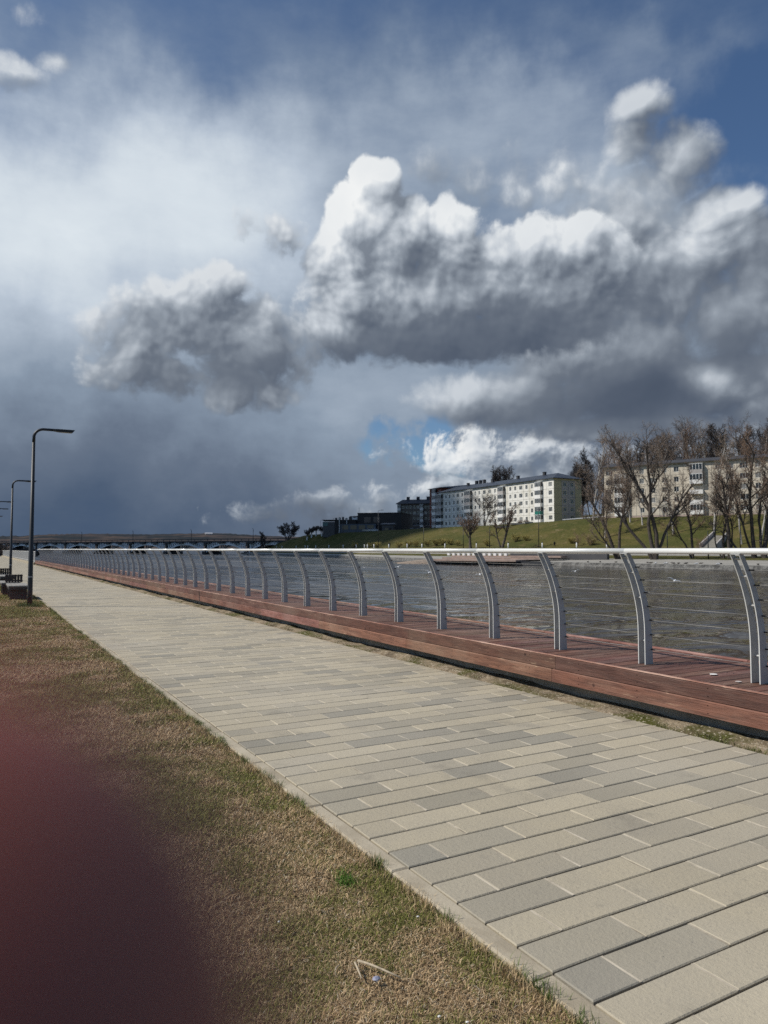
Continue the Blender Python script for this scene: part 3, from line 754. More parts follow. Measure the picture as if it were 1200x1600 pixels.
def rows_wall(y): w = itp(y, Xw); return [(w - .02, WATER - 1), (w, WATER + .08), (w + .12, WATER + .45), (w + .16, -.62), (w + .5, -.615)]
def rows_pave(y):
    w, u_ = itp(y, Xw), itp(y, Xu); k = u_ - w
    return [(w + .5, -.615), (w + k * .12, land(w + k * .12, y)), (w + k * .26, land(w + k * .26, y))]
def rows_grass(y):
    w, u_ = itp(y, Xw), itp(y, Xu); k = u_ - w
    return [(w + k * q, land(w + k * q, y)) for q in (.26, .34, .42, .5)]
def rows_mid(y):
    w, u_ = itp(y, Xw), itp(y, Xu); k = u_ - w
    return [(w + k * q, land(w + k * q, y)) for q in (.5, .6)]
def rows_low(y):
    w, u_ = itp(y, Xw), itp(y, Xu); k = u_ - w
    return [(w + k * q, land(w + k * q, y)) for q in (.6, .75, .9, 1.0)]
def rows_up(y): u_, t_ = itp(y, Xu), itp(y, Xt); k = t_ - u_; return [(u_, 1.88), (u_ + k * .10, 1.88)]
def rows_hill(y):
    u_, t_ = itp(y, Xu), itp(y, Xt); k = t_ - u_
    return [(u_ + k * q, land(u_ + k * q, y)) for q in np.linspace(.10, 1, 14)] + [(t_ + d, land(t_ + d, y)) for d in (4, 10, 22, 45, 80, 130, 200, 300, 450, 700)]
band('embankment', rows_wall, M['stone']); band('promenade', rows_pave, M['pave']); band('lawn_strip', rows_grass, M['hill'])
band('lower_path', rows_mid, M['pave']); band('lawn', rows_low, M['hill']); band('upper_path', rows_up, M['tarmac']); band('hillside', rows_hill, M['hill'], wob=.5)
b = MB(); b.quad((-9000, -3000, WATER), (9000, -3000, WATER), (9000, 12000, WATER), (-9000, 12000, WATER))
tag(b.build('river', M['water']), kind='structure')
b = MB(); b.quad((-3000, -1500, -.10), (5.5, -1500, -.10), (5.5, 330, -.10), (-3000, 330, -.10)); b.quad((5.5, -1500, -.10), (5.5, -1500, -4), (5.5, 330, -4), (5.5, 330, -.10)); b.quad((-3000, 330, -.1), (5.5, 330, -.1), (5.5, 340, -4), (-3000, 340, -4))
tag(b.build('ground', M['hill']), kind='structure')
# wooded ridge on the horizon, cloud shade darkened into its colours
M['ridge'] = mat('cloud_shaded_ridge', lambda t, P: t.mix(t.step(t.noise(t.v('MULTIPLY', P, (1, 1, 3)), .006, 7, .65), .42, .6), (.030, .036, .042), t.mix(t.step(t.noise(P, .004, 5, .6), .45, .6), (.085, .068, .062), (.045, .045, .05))), 1.0, spec=0)
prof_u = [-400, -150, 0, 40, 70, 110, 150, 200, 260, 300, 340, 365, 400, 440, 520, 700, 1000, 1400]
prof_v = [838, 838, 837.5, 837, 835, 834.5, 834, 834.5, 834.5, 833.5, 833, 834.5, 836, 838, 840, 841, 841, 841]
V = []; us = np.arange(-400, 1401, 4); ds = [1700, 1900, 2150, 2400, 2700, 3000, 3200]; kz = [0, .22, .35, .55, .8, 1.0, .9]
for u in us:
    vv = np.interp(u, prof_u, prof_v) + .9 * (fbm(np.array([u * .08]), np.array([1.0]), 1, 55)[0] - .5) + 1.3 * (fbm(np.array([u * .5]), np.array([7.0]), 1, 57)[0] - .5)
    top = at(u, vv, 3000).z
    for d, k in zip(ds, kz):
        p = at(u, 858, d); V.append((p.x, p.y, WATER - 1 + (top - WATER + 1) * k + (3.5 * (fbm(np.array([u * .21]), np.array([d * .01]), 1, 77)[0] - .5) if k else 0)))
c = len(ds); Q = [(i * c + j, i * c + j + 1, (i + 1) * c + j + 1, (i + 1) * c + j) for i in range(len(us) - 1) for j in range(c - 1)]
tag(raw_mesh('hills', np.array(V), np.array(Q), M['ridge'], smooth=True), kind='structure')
p = at(326, 834.2, 2850); b = MB(); b.box((p.x - 13, p.y - 8, p.z - 6), (p.x + 13, p.y + 8, p.z + 1.6)); hb = empty('building', (p.x, p.y, p.z - 6)); b.build('wall', mat('white_render', (.8, .8, .8), .7), hb, origin=hb.location)
b = MB(); b.prism([(p.x - 14, p.y - 9, p.z + 1.6), (p.x - 14, p.y + 9, p.z + 1.6), (p.x - 14, p.y, p.z + 4.5)], (28, 0, 0)); b.build('roof', mat('pale_roof', (.5, .5, .52), .5), hb, origin=hb.location); tag(hb, 'tiny white building far off on the wooded ridge', 'building')

# ------------------------------------------------------------------ houses
M['glass'] = mat('window_glass', (.018, .021, .025), .06, spec=.6)
M['glasscurtain'] = mat('curtained_glass', (.20, .20, .19), .15, spec=.6)  # paler panes with curtains behind
M['wframe'] = mat('white_window_frame', (.70, .70, .68), .5)
M['seam'] = mat('panel_seam', (.20, .19, .17), .9)
def panel(c, c2, name, sc=.35): return mat(name, stain(c, c2=c2, scale=sc, detail=7, lo=.42, hi=.75, stretch=(1, 1, .5)), .85, spec=.2)
M['white_panel'] = panel((.74, .72, .66), (.60, .57, .48), 'cream_panel')
M['ochre_panel'] = panel((.46, .41, .26), (.40, .355, .22), 'ochre_panel')
M['grey_panel'] = panel((.42, .39, .37), (.34, .32, .30), 'grey_panel')
M['tan_panel'] = panel((.64, .57, .46), (.46, .40, .31), 'weathered_panel', .5)
M['plinth'] = panel((.46, .36, .31), (.36, .29, .26), 'pinkish_plinth')
M['brick'] = panel((.17, .052, .036), (.12, .04, .03), 'red_brick')
M['roofblue'] = mat('blue_metal_roof', stain((.050, .062, .085), .3, .4), .45, .3)
M['roofdark'] = mat('dark_roof', stain((.045, .045, .05), .3, .4), .7)
M['parapet'] = panel((.80, .79, .76), (.66, .64, .6), 'balcony_parapet')
M['teal'] = mat('teal_parapet', stain((.015, .16, .125), .2, .8), .5)
M['cladblack'] = mat('black_cladding', stain((.011, .009, .010), .3, .6), .6)
M['cladgrey'] = mat('grey_cladding', stain((.07, .068, .072), .2, .6), .6)
M['cladblue'] = mat('blue_shopfront', stain((.045, .065, .095), .3, .5), .4)
M['tealglass'] = mat('teal_glazing', (.02, .10, .12), .15)
M['greybrick'] = panel((.15, .125, .105), (.10, .085, .075), 'grey_brick')

_wcache = {}
def window(w, h, parent, o, ax, az, dark=True):
    """frame with mullions, pane as its child; shared meshes per size"""
    n = 3 if w > 1.7 else 2; key = (round(w, 2), round(h, 2), dark)
    an = np.array(ax); nn = np.cross(an, (0, 0, 1.0))
    if key not in _wcache:
        b = MB(); t = .075
        b.box((-w / 2, 0, 0), (w / 2, .06, t)); b.box((-w / 2, 0, h - t), (w / 2, .06, h))
        for k in range(n + 1):
            x = -w / 2 + k * (w - t) / n; b.box((x, 0.002, t), (x + t, .058, h - t))
        f = b.build('window', M['wframe']); g = MB(); g.box((-w / 2 + .03, .066, .03), (w / 2 - .03, .08, h - .03))
        p = g.build('pane', M['glass'] if dark else M['glasscurtain'], f); _wcache[key] = (f.data, p.data); fo, po = f, p
    else:
        fd, pd = _wcache[key]; fo = bpy.data.objects.new('window', fd); po = bpy.data.objects.new('pane', pd); COL.objects.link(fo); COL.objects.link(po); po.parent = fo
    fo.parent = parent
    # local x along the wall, local y into the house
    fo.matrix_local = Matrix(((an[0], -nn[0], 0, o[0]), (an[1], -nn[1], 0, o[1]), (0, 0, 1, o[2]), (0, 0, 0, 1)))
    return fo

def facade(b, o, ax, length, z0, floors, fh, cols, wh, sill, plinth, top, mi, mip, rec=.16):
    """wall with real window openings. cols: list of (centre, width). returns window spots"""
    o = np.array(o); ax = np.array(ax); nn = np.cross(ax, (0, 0, 1.0))
    se = sorted({0.0, length} | {c - w / 2 for c, w in cols} | {c + w / 2 for c, w in cols})
    ze = [z0, z0 + plinth]
    for k in range(floors): ze += [z0 + plinth + k * fh + sill, z0 + plinth + k * fh + sill + wh]
    ze += [z0 + plinth + floors * fh + top]; spots = []
    P_ = lambda s, z, d=0.0: o + ax * s - nn * d + np.array((0, 0, z - o[2]))
    for i in range(len(se) - 1):
        sm = (se[i] + se[i + 1]) / 2; hole = next(((c, w) for c, w in cols if abs(sm - c) < w / 2), None)
        for j in range(len(ze) - 1):
            a, c, d, e = se[i], se[i + 1], ze[j], ze[j + 1]
            if hole and j >= 2 and j % 2 == 0 and j < len(ze) - 1 and (j - 2) // 2 < floors:
                for q in ((P_(a, d), P_(c, d), P_(c, d, rec), P_(a, d, rec)), (P_(a, e, rec), P_(c, e, rec), P_(c, e), P_(a, e)), (P_(a, d, rec), P_(a, e, rec), P_(a, e), P_(a, d)), (P_(c, d), P_(c, e), P_(c, e, rec), P_(c, d, rec))): b.quad(*q, mi)
                spots.append((hole, P_((a + c) / 2, d, rec - .07), (j - 2) // 2))
            else: b.quad(P_(a, d), P_(c, d), P_(c, e), P_(a, e), mip if j == 0 else mi)
    return spots
def seams(b, o, ax, length, zs, ss, z0, z1, mi, w=.09):
    nn = np.cross(np.array(ax), (0, 0, 1.0))
    for z in zs: b.obox(o, ax, nn, (0, 0, 1), (0, 0, z - o[2]), (length, .006, z - o[2] + w), mi)
    for s in ss: b.obox(o, ax, nn, (0, 0, 1), (s, 0, z0 - o[2]), (s + w, .009, z1 - o[2]), mi)
_bal = {}
def balcony(parent, o, ax, w, h, d, style):
    """projecting loggia: slab, parapet, glazing above"""
    an = np.array(ax); nn = np.cross(an, (0, 0, 1.0)); key = (round(w, 1), style)
    if key not in _bal:
        pm = {'w': M['parapet'], 't': M['teal'], 'g': M['grey_panel'], 'o': M['parapet']}[style]
        b = MB(); b.box((-w / 2, -d, 0), (w / 2, 0, .14)); b.box((-w / 2, -d, .14), (w / 2, -d + .08, 1.15)); b.box((-w / 2, -d + .08, .14), (-w / 2 + .08, 0, 1.15)); b.box((w / 2 - .08, -d + .08, .14), (w / 2, 0, 1.15))
        bo = b.build('balcony', pm); ch = []
        if style != 'o':
            g = MB(); g.box((-w / 2 + .02, -d + .03, 1.16), (w / 2 - .02, -d + .05, h - .1)); g.box((-w / 2 + .03, -d + .05, 1.16), (-w / 2 + .05, 0, h - .1)); g.box((w / 2 - .05, -d + .05, 1.16), (w / 2 - .03, 0, h - .1)); ch.append(g.build('glazing', M['glass'], bo))
            f = MB(); n = 4
            for k in range(n + 1): x = -w / 2 + k * (w - .1) / n; f.box((x, -d - .01, 1.15), (x + .1, -d + .06, h - .1))
            f.box((-w / 2, -d - .012, h - .12), (w / 2, 0, h)); ch.append(f.build('frame', M['wframe'], bo))
        _bal[key] = (bo, ch)
    else:
        src, chs = _bal[key]; bo = src.copy(); COL.objects.link(bo)
        for c in chs: q = c.copy(); COL.objects.link(q); q.parent = bo
    bo.parent = parent
    bo.matrix_local = Matrix(((an[0], -nn[0], 0, o[0]), (an[1], -nn[1], 0, o[1]), (0, 0, 1, o[2]), (0, 0, 0, 1)))
def gable_roof(parent, o, ax, length, depth, z, rise, m, hip=0.0, over=.7):
    o = np.array(o, float); ax = np.array(ax); bk = -np.cross(ax, (0, 0, 1.0)); up = np.array((0, 0, 1.0)); b = MB()
    A = lambda s, t, h: o + ax * s + bk * t + up * (z - o[2] + h)
    e0, e1, r0, r1 = -over, depth + over, -over + hip, length + over - hip; m_ = depth / 2
    for h0, flip in ((.0, 0), (-.22, 1)):
        pts = [A(-over, e0, h0), A(length + over, e0, h0), A(length + over, e1, h0), A(-over, e1, h0), A(r0, m_, rise + h0), A(r1, m_, rise + h0)]
        b.add(pts, [(0, 1, 5, 4), (2, 3, 4, 5), (1, 2, 5), (3, 0, 4)] if not flip else [(4, 5, 1, 0), (5, 4, 3, 2), (5, 2, 1), (4, 0, 3)])
    E = [A(-over, e0, 0), A(length + over, e0, 0), A(length + over, e1, 0), A(-over, e1, 0)]
    for i in range(4): a, c = E[i], E[(i + 1) % 4]; b.quad(a - up * .22, c - up * .22, c, a)
    return b.build('roof', m, parent, origin=parent.location)
def unit(p, q): d = np.array((q[0] - p[0], q[1] - p[1], 0.0)); L = np.linalg.norm(d); return d / L, L

# --- long white apartment block (far end to near corner, so that the facade normal faces the water)
C0 = at(866, 820, 242); bR = np.array((.89, .455)); aD = np.array((-.455, .89))     # in the picture plane: right, away
camx = np.array((_r.x, _r.y)); camf = np.array((_f.x, _f.y)) / math.hypot(_f.x, _f.y)
aw = camx * aD[0] + camf * aD[1]; aw = np.array((aw[0], aw[1], 0)); aw /= np.linalg.norm(aw)
LEN, DEP, Z0, FH = 74.0, 12.0, 9.55, 2.80
far_c = np.array((C0.x, C0.y, Z0)) + aw * LEN
H1 = empty('apartment_block', (C0.x, C0.y, Z0)); tag(H1, 'long white five-storey apartment block with blue roof, its end wall ochre', 'apartment block')
OR1 = np.array(H1.location)
axF = -aw                                                                           # runs from the far end to the near corner
S = lambda s: LEN - s
cols1 = [(1.8, 1.8), (11.5, 1.2), (14.5, 1.2), (17.7, 1.8), (20.9, 1.2), (23.8, 1.2), (33.2, 1.2), (36.5, 1.8), (40.2, 1.8), (43.4, 1.2), (46.2, 1.2), (55.4, 1.2), (58.7, 1.8), (61.7, 1.2), (64.9, 1.2), (67.7, 1.2)]
b = MB(); PL, TOP = .95, .85
sp = facade(b, far_c, axF, LEN, Z0 - 1.2, 5, FH, [(S(c), w) for c, w in cols1], 1.45, .85, PL + 1.2, TOP, 0, 3)
axE = -np.cross(axF, (0, 0, 1.0)); near = np.array((C0.x, C0.y, Z0))
sp2 = facade(b, near, axE, DEP, Z0 - 1.2, 5, FH, [(4.75, 1.3), (7.85, 1.3)], 1.45, .85, PL + 1.2, TOP, 1, 1)
zt1 = Z0 + PL + 5 * FH + TOP
for (p_, q_) in ((near + axE * DEP, far_c + axE * DEP), (far_c + axE * DEP, far_c)): b.quad(p_ + (0, 0, -1.2), q_ + (0, 0, -1.2), q_ + (0, 0, zt1 - Z0), p_ + (0, 0, zt1 - Z0), 0)
seams(b, far_c, axF, LEN, [Z0 + PL + k * FH for k in range(6)], [S(x) for x in (3.6, 9.9, 13.0, 16.2, 19.4, 22.4, 25.4, 31.6, 35.0, 38.3, 41.8, 44.8, 47.6, 53.6, 57.0, 60.2, 63.3, 66.3)], Z0 + PL, zt1, 2)
seams(b, near, axE, DEP, [Z0 + PL + k * FH for k in range(1, 6)], (3.3, 6.25, 9.2), Z0 + .4, zt1 - TOP, 2)
nnE = np.cross(axE, (0, 0, 1.0))
b.obox(near, axE, nnE, (0, 0, 1), (3.45, 0, .4), (3.9, .004, PL + 5 * FH), 4); b.obox(near, axE, nnE, (0, 0, 1), (8.6, 0, .4), (9.1, .004, PL + 5 * FH), 4); b.obox(near, axE, nnE, (0, 0, 1), (5.5, 0, .4), (7.1, .004, PL + 5 * FH), 4)
for k in range(5):
    for x0_, x1_ in ((3.9, 5.5), (7.1, 8.6)): b.obox(near, axE, nnE, (0, 0, 1), (x0_, 0, PL + k * FH + 2.36), (x1_, .004, PL + k * FH + 3.5 if k < 4 else PL + 5 * FH), 4)
b.build('wall', [M['white_panel'], M['ochre_panel'], M['seam'], M['plinth'], M['grey_panel']], H1, origin=OR1)
for (c, w), p_, k in sp: window(w, 1.45, H1, p_ - OR1, axF, None, random.random() > .34)
for (c, w), p_, k in sp2: window(w, 1.45, H1, p_ - OR1, axE, None, random.random() > .15)
for (s0, s1) in ((5.7, 8.7), (26.8, 30.2), (48.4, 52.4), (70.1, 74.0)):
    for k in range(5):
        st = 't' if (s0 < 6 and k == 1) else ('w' if random.random() < .72 else 'g')
        if k == 0: st = 'w'
        p_ = far_c + axF * S((s0 + s1) / 2) + np.array((0, 0, PL + k * FH - .05)); balcony(H1, p_ - OR1, axF, round(s1 - s0, 1), FH, 1.15, st)
rf = gable_roof(H1, far_c, axF, LEN, DEP, zt1 + .02, 2.3, M['roofblue'], hip=5.5)
for s in (14, 31, 47, 62):
    b = MB(); p_ = far_c + axF * s + axE * 5.2; b.obox(p_, axF, axE, (0, 0, 1), (0, 0, 15.6), (1.1, .8, 18.9)); b.obox(p_, axF, axE, (0, 0, 1), (-.12, -.12, 18.9), (1.22, .92, 19.05)); b.build('chimney', M['roofdark'], rf, origin=OR1)

# --- weathered apartment block behind the trees on the right
A2 = at(945, 811, 215); B2 = at(1200, 804, 190); ax2, l2 = unit(A2, B2); Z2 = 10.4
H2 = empty('apartment_block', (A2.x, A2.y, Z2)); tag(H2, 'weathered tan five-storey apartment block behind tall bare trees', 'apartment block'); O2 = np.array(H2.location)
a2 = np.array((A2.x, A2.y, Z2)); LEN2 = 66.0
cols2 = [(1.5, 2.0), (10.9, 1.3), (14.0, 1.3), (17.2, 1.3), (20.4, 1.3), (31.2, 1.3), (34.1, 2.0), (37.6, 2.0), (41.0, 1.3), (44.2, 1.3), (54, 1.3), (57, 1.3), (60.5, 2.0), (64, 1.3)]
b = MB(); sp = facade(b, a2, ax2, LEN2, Z2 - 1.2, 5, FH, cols2, 1.45, .85, .7 + 1.2, .6, 0, 1)
zt2 = Z2 + .7 + 5 * FH + .6; bk2 = -np.cross(ax2, (0, 0, 1.0))
C_ = [a2 + ax2 * LEN2, a2 + ax2 * LEN2 + bk2 * 12, a2 + bk2 * 12, a2]
for p_, q_ in zip(C_[:-1], C_[1:]): b.quad(p_ + (0, 0, -1.2), q_ + (0, 0, -1.2), q_ + (0, 0, zt2 - Z2), p_ + (0, 0, zt2 - Z2), 0)
seams(b, a2, ax2, LEN2, [Z2 + .7 + k * FH for k in range(6)], (3.0, 7.0, 9.2, 12.5, 15.6, 18.8, 22.2, 23.9, 27.6, 29.5, 32.7, 35.9, 39.4, 42.6, 46), Z2 + .5, zt2, 2)
b.build('wall', [M['tan_panel'], M['plinth'], M['seam']], H2, origin=O2)
for (c, w), p_, k in sp: window(w, 1.45, H2, p_ - O2, ax2, None, random.random() > .3)
for (s0, s1) in ((3.3, 6.7), (24.1, 27.5), (47.0, 50.4)):
    for k in range(5):
        p_ = a2 + ax2 * ((s0 + s1) / 2) + np.array((0, 0, .7 + k * FH - .05)); balcony(H2, p_ - O2, ax2, 3.4, FH, 1.15, ('w', 'w', 'w', 'w', 'o')[k] if s0 < 5 else random.choice('wgo'))
rf = gable_roof(H2, a2, ax2, LEN2, 12, zt2 + .02, 1.5, M['roofdark'], hip=0)
for s in (6, 19, 33, 48):
    b = MB(); p_ = a2 + ax2 * s + bk2 * 5.5; b.obox(p_, ax2, bk2, (0, 0, 1), (0, 0, 15.0), (1.4, .8, 17.4)); b.obox(p_, ax2, bk2, (0, 0, 1), (-.1, -.1, 17.4), (1.5, .9, 17.5)); b.build('chimney', M['roofdark'], rf, origin=O2)

def block(name, u0, u1, vtop, vbase, d, depth, floors, ncol, mats, roofm, rise, lab, hip=6, extra=None, turn=0.0, ww=1.4, bal=()):
    p0, p1 = at(u0, vbase, d), at(u1, vbase, d + turn); ax, L = unit(p0, p1); z0 = p0.z; zt = at(u0, vtop, d).z
    h = empty(name, (p0.x, p0.y, z0)); tag(h, lab, 'apartment block'); oo = np.array(h.location); fh = (zt - z0 - 1.4) / floors
    cl = [(L * (i + .5) / ncol, ww) for i in range(ncol) if i not in bal]
    b = MB(); sp = facade(b, oo, ax, L, z0 - 3, floors, fh, cl, fh * .5, fh * .3, 3.9, .5, 0, 1); bk = -np.cross(ax, (0, 0, 1.0))
    cs = [oo + ax * L, oo + ax * L + bk * depth, oo + bk * depth, oo]
    for p_, q_ in zip(cs[:-1], cs[1:]): b.quad(p_ + (0, 0, -3), q_ + (0, 0, -3), q_ + (0, 0, zt - z0), p_ + (0, 0, zt - z0), 0)
    seams(b, oo, ax, L, [z0 + .9 + k * fh for k in range(1, floors)], (), z0, zt, 2, .12)
    b.build('wall', mats, h, origin=oo)
    for (c, w), p_, k in sp: window(w, fh * .5, h, p_ - oo, ax, None, random.random() > .15)
    for i in bal:
        for k in range(floors): balcony(h, oo + ax * (L * (i + .5) / ncol) + np.array((0, 0, .9 + k * fh)) - oo, ax, round(L / ncol * .85, 1), fh, 1.1, 'w')
    rf = gable_roof(h, oo, ax, L, depth, zt + .02, rise, roofm, hip=hip)
    for i in range(3):
        b = MB(); p_ = oo + ax * L * (.2 + .3 * i) + bk * depth * .45; b.obox(p_, ax, bk, (0, 0, 1), (0, 0, zt - z0 + rise * .4), (1.5, 1.0, zt - z0 + rise + 1.4)); b.build('chimney', M['roofdark'], rf, origin=oo)
    return h, ax, bk, oo, zt
h3, ax3, bk3, o3, zt3 = block('apartment_block', 671.5, 690, 764, 828, 338, 52, 6, 3, [M['brick'], M['greybrick'], M['seam']], M['roofblue'], 3.2, 'red brick block with white balconies and blue hipped roof behind the long white block', hip=6, turn=-10, ww=1.5, bal=(1,))
h4, ax4, bk4, o4, zt4 = block('apartment_block', 621, 674, 787, 827, 362, 13, 4, 9, [M['greybrick'], M['cladgrey'], M['seam']], M['roofdark'], 2.4, 'grey brown brick apartment block with chimneys, left of the red brick block', hip=2, turn=-4, bal=(0, 6))

# --- black commercial building
p0 = at(543, 829, 318); p1 = at(627, 829, 312); axb, Lb = unit(p0, p1); bkb = -np.cross(axb, (0, 0, 1.0)); zb = p0.z
H5 = empty('commercial_building', (p0.x, p0.y, zb)); tag(H5, 'low black-clad commercial building with a grey corner and teal glazed wing', 'building'); o5 = np.array(H5.location)
zt5 = at(560, 802.5, 318).z - zb
b = MB(); b.obox(o5, axb, bkb, (0, 0, 1), (4.6, 0, -3), (Lb, 22, zt5)); b.obox(o5, axb, bkb, (0, 0, 1), (4.4, -.2, zt5), (Lb + .2, 22.2, zt5 + .25)); b.build('main_hall', M['cladblack'], H5, origin=o5)
b = MB(); b.prism([o5 + bkb * 3 + np.array((0, 0, -3)), o5 + axb * 4.59 + np.array((0, 0, -3)), o5 + axb * 4.59 + bkb * 20 + np.array((0, 0, -3)), o5 + bkb * 20 + np.array((0, 0, -3))], (0, 0, zt5 + 2.0)); b.build('corner_block', M['cladgrey'], H5, origin=o5)
for k in range(2):
    b = MB(); b.obox(o5, axb, bkb, (0, 0, 1), (7.6 + k * 4.2, -.06, zt5 - 4.0), (10.4 + k * 4.2, -.005, zt5 - 1.6)); b.build('window', M['greybrick'], H5, origin=o5)
pw0 = at(505, 832, 318); axw, Lw = unit(pw0, p0); bkw = -np.cross(axw, (0, 0, 1.0)); zw = at(520, 813.5, 318).z - zb
b = MB(); b.obox(o5, axw, bkw, (0, 0, 1), (-Lw + 5.2, -2.2, -3), (3.8, 9, zw)); b.obox(o5, axw, bkw, (0, 0, 1), (-Lw - .2, -2.4, zw), (4.0, 9.2, zw + .3)); b.build('low_wing', M['cladblack'], H5, origin=o5)
b = MB(); b.obox(o5, axw, bkw, (0, 0, 1), (-Lw, -2.0, -3), (-Lw + 5.19, 8.8, zw - .6)); b.build('wing_end', M['cladgrey'], H5, origin=o5)
b = MB(); b.obox(o5, axw, bkw, (0, 0, 1), (-Lw - .05, -2.08, 1.9), (-Lw + 2.2, -2.001, zw - .8)); b.obox(o5, axw, bkw, (0, 0, 1), (-Lw - .08, -2.0, 1.9), (-Lw - .01, 5, zw - .8)); b.build('glazing', M['tealglass'], H5, origin=o5)
b = MB(); b.obox(o5, axb, bkb, (0, 0, 1), (-3.2, -2.9, -2), (13.5, -.3, 2.7)); b.build('shopfront', M['cladblue'], H5, origin=o5)
b = MB()
for k in range(4): b.obox(o5, axb, bkb, (0, 0, 1), (-1.6 + 3.8 * k, -2.96, .4), (1.2 + 3.8 * k, -2.905, 2.2))
b.build('shop_window', M['glass'], H5, origin=o5)
for k in range(3): b = MB(); q_ = o5 + axw * (-Lw + 7.2 + 1.6 * k) - bkw * 2.6; b.tube([q_ + (0, 0, -1), q_ + (0, 0, zw + 1.2)], .14, 8); b.build('pipe', M['wframe'] if k != 1 else M['cladgrey'], H5, origin=o5)
b = MB()
for k in range(5): b.obox(o5, axw, bkw, (0, 0, 1), (-5.5 + 1.5 * k, 1, zw + .3), (-4.6 + 1.5 * k, 2.2, zw + .3 + random.uniform(.6, 1.5)))
b.build('roof_unit', M['cladgrey'], H5, origin=o5)
# its small white roof sign, a few strokes of lettering too far off to read
b = MB()
for k in range(5): b.obox(o5, axb, bkb, (0, 0, 1), (1.5 + .62 * k, 1.92 - .4 * k - .18, zt5 - 2.6), (1.95 + .62 * k, 1.92 - .4 * k - .12, zt5 - 2.6 + random.choice((.7, .9, 1.2))))
b.build('sign', mat('sign_white', (.75, .75, .75), .5), H5, origin=o5)
b = MB(); q_ = o5 + axb * 3.5 + bkb * 6 + np.array((0, 0, zt5 - 1)); b.tube([q_, q_ + (0, 0, 4)], .06, 6); b.build('mast', M['steel'], H5, origin=o5)

# --- kiosk
pk = at(597, 832, 300); pk1 = at(614, 832, 299); axk, lk = unit(pk, pk1); bkk = -np.cross(axk, (0, 0, 1.0)); hk = empty('kiosk', pk); tag(hk, 'small blue grey kiosk with a flat overhanging roof before the black building', 'kiosk'); ok_ = np.array(pk)
zk = at(600, 818.5, 300).z - pk.z
b = MB(); b.obox(ok_, axk, bkk, (0, 0, 1), (0, 0, -2), (lk, 4, zk - .35)); b.build('wall', M['cladgrey'], hk, origin=ok_)
b = MB(); b.prism([ok_ - axk * .5 - bkk * .7 + np.array((0, 0, zk - .34)), ok_ - axk * .5 + bkk * 4.5 + np.array((0, 0, zk - .34)), ok_ - axk * .5 + bkk * 4.5 + np.array((0, 0, zk + .5)), ok_ - axk * .5 - bkk * .7 + np.array((0, 0, zk - .1))], axk * (lk + 1.0)); b.build('roof', M['cladblue'], hk, origin=ok_)
b = MB(); b.obox(ok_, axk, bkk, (0, 0, 1), (1.2, -.05, .7), (2.7, -.004, 1.9)); b.build('window', M['glass'], hk, origin=ok_)
b = MB(); b.obox(ok_, axk, bkk, (0, 0, 1), (3.1, -.05, 0), (4.0, -.004, 2.0)); b.build('door', M['cladblack'], hk, origin=ok_)

# --- covered walk with flat white roof
pa, pb = at(879, 819, 226), at(947, 814, 222); axc, lc = unit(pa, pb); bkc = -np.cross(axc, (0, 0, 1.0)); hc = empty('shelter', pa); tag(hc, 'long open shelter with thin flat white roof between the two apartment blocks', 'shelter'); oc = np.array(pa)
zc0, zc1 = at(879, 812.5, 226).z - pa.z, at(945, 807.5, 222).z - pa.z
b = MB(); b.prism([oc + np.array((0, 0, zc0)), oc + axc * lc + np.array((0, 0, zc1)), oc + axc * lc + np.array((0, 0, zc1 + .34)), oc + np.array((0, 0, zc0 + .22))], bkc * 4.0); b.build('roof', mat('white_roof_sheet', (.75, .76, .78), .4), hc, origin=oc)
for k in range(8):
    s = .3 + k * (lc - .6) / 7; zz_ = zc0 + (zc1 - zc0) * s / lc
    b = MB(); b.obox(oc, axc, bkc, (0, 0, 1), (s, .3, -2), (s + .14, .44, zz_ - .003)); b.build('post', M['cladblack'], hc, origin=oc)
b = MB(); b.obox(oc, axc, bkc, (0, 0, 1), (3.5, 3.5, -2), (lc, 3.7, zc0 - .003)); b.build('back_wall', M['cladgrey'], hc, origin=oc)

# --- concrete stair up the slope
ps, pe = at(1106, 856.5, 152), at(1127, 835, 172)
d_ = np.array(pe) - np.array(ps); ln_ = np.linalg.norm(d_[:2]); axs = np.array((d_[0] / ln_, d_[1] / ln_, 0)); bks = -np.cross(axs, (0, 0, 1.0)); hs = empty('stairway', ps); os_ = np.array(ps); tag(hs, 'pale concrete stairway with side walls climbing the grass slope on the right', 'stairs')
b = MB(); ns_ = 26
for k in range(ns_): b.obox(os_, axs, bks, (0, 0, 1), (ln_ * k / ns_, -1.4, -2 + d_[2] * k / ns_), (ln_ * (k + 1) / ns_ - .002, 1.4, .16 + d_[2] * k / ns_))
b.build('steps', M['pave'], hs, origin=os_)
for sgn in (-1, 1):
    b = MB(); p_ = os_ + bks * sgn * 1.55 - bks * .14; b.prism([p_ + np.array((0, 0, -2)), p_ + axs * ln_ + np.array((0, 0, d_[2] - 2)), p_ + axs * ln_ + np.array((0, 0, d_[2] + .9)), p_ + np.array((0, 0, .9))], bks * .28); b.build('side_wall', M['grey_panel'], hs, origin=os_)
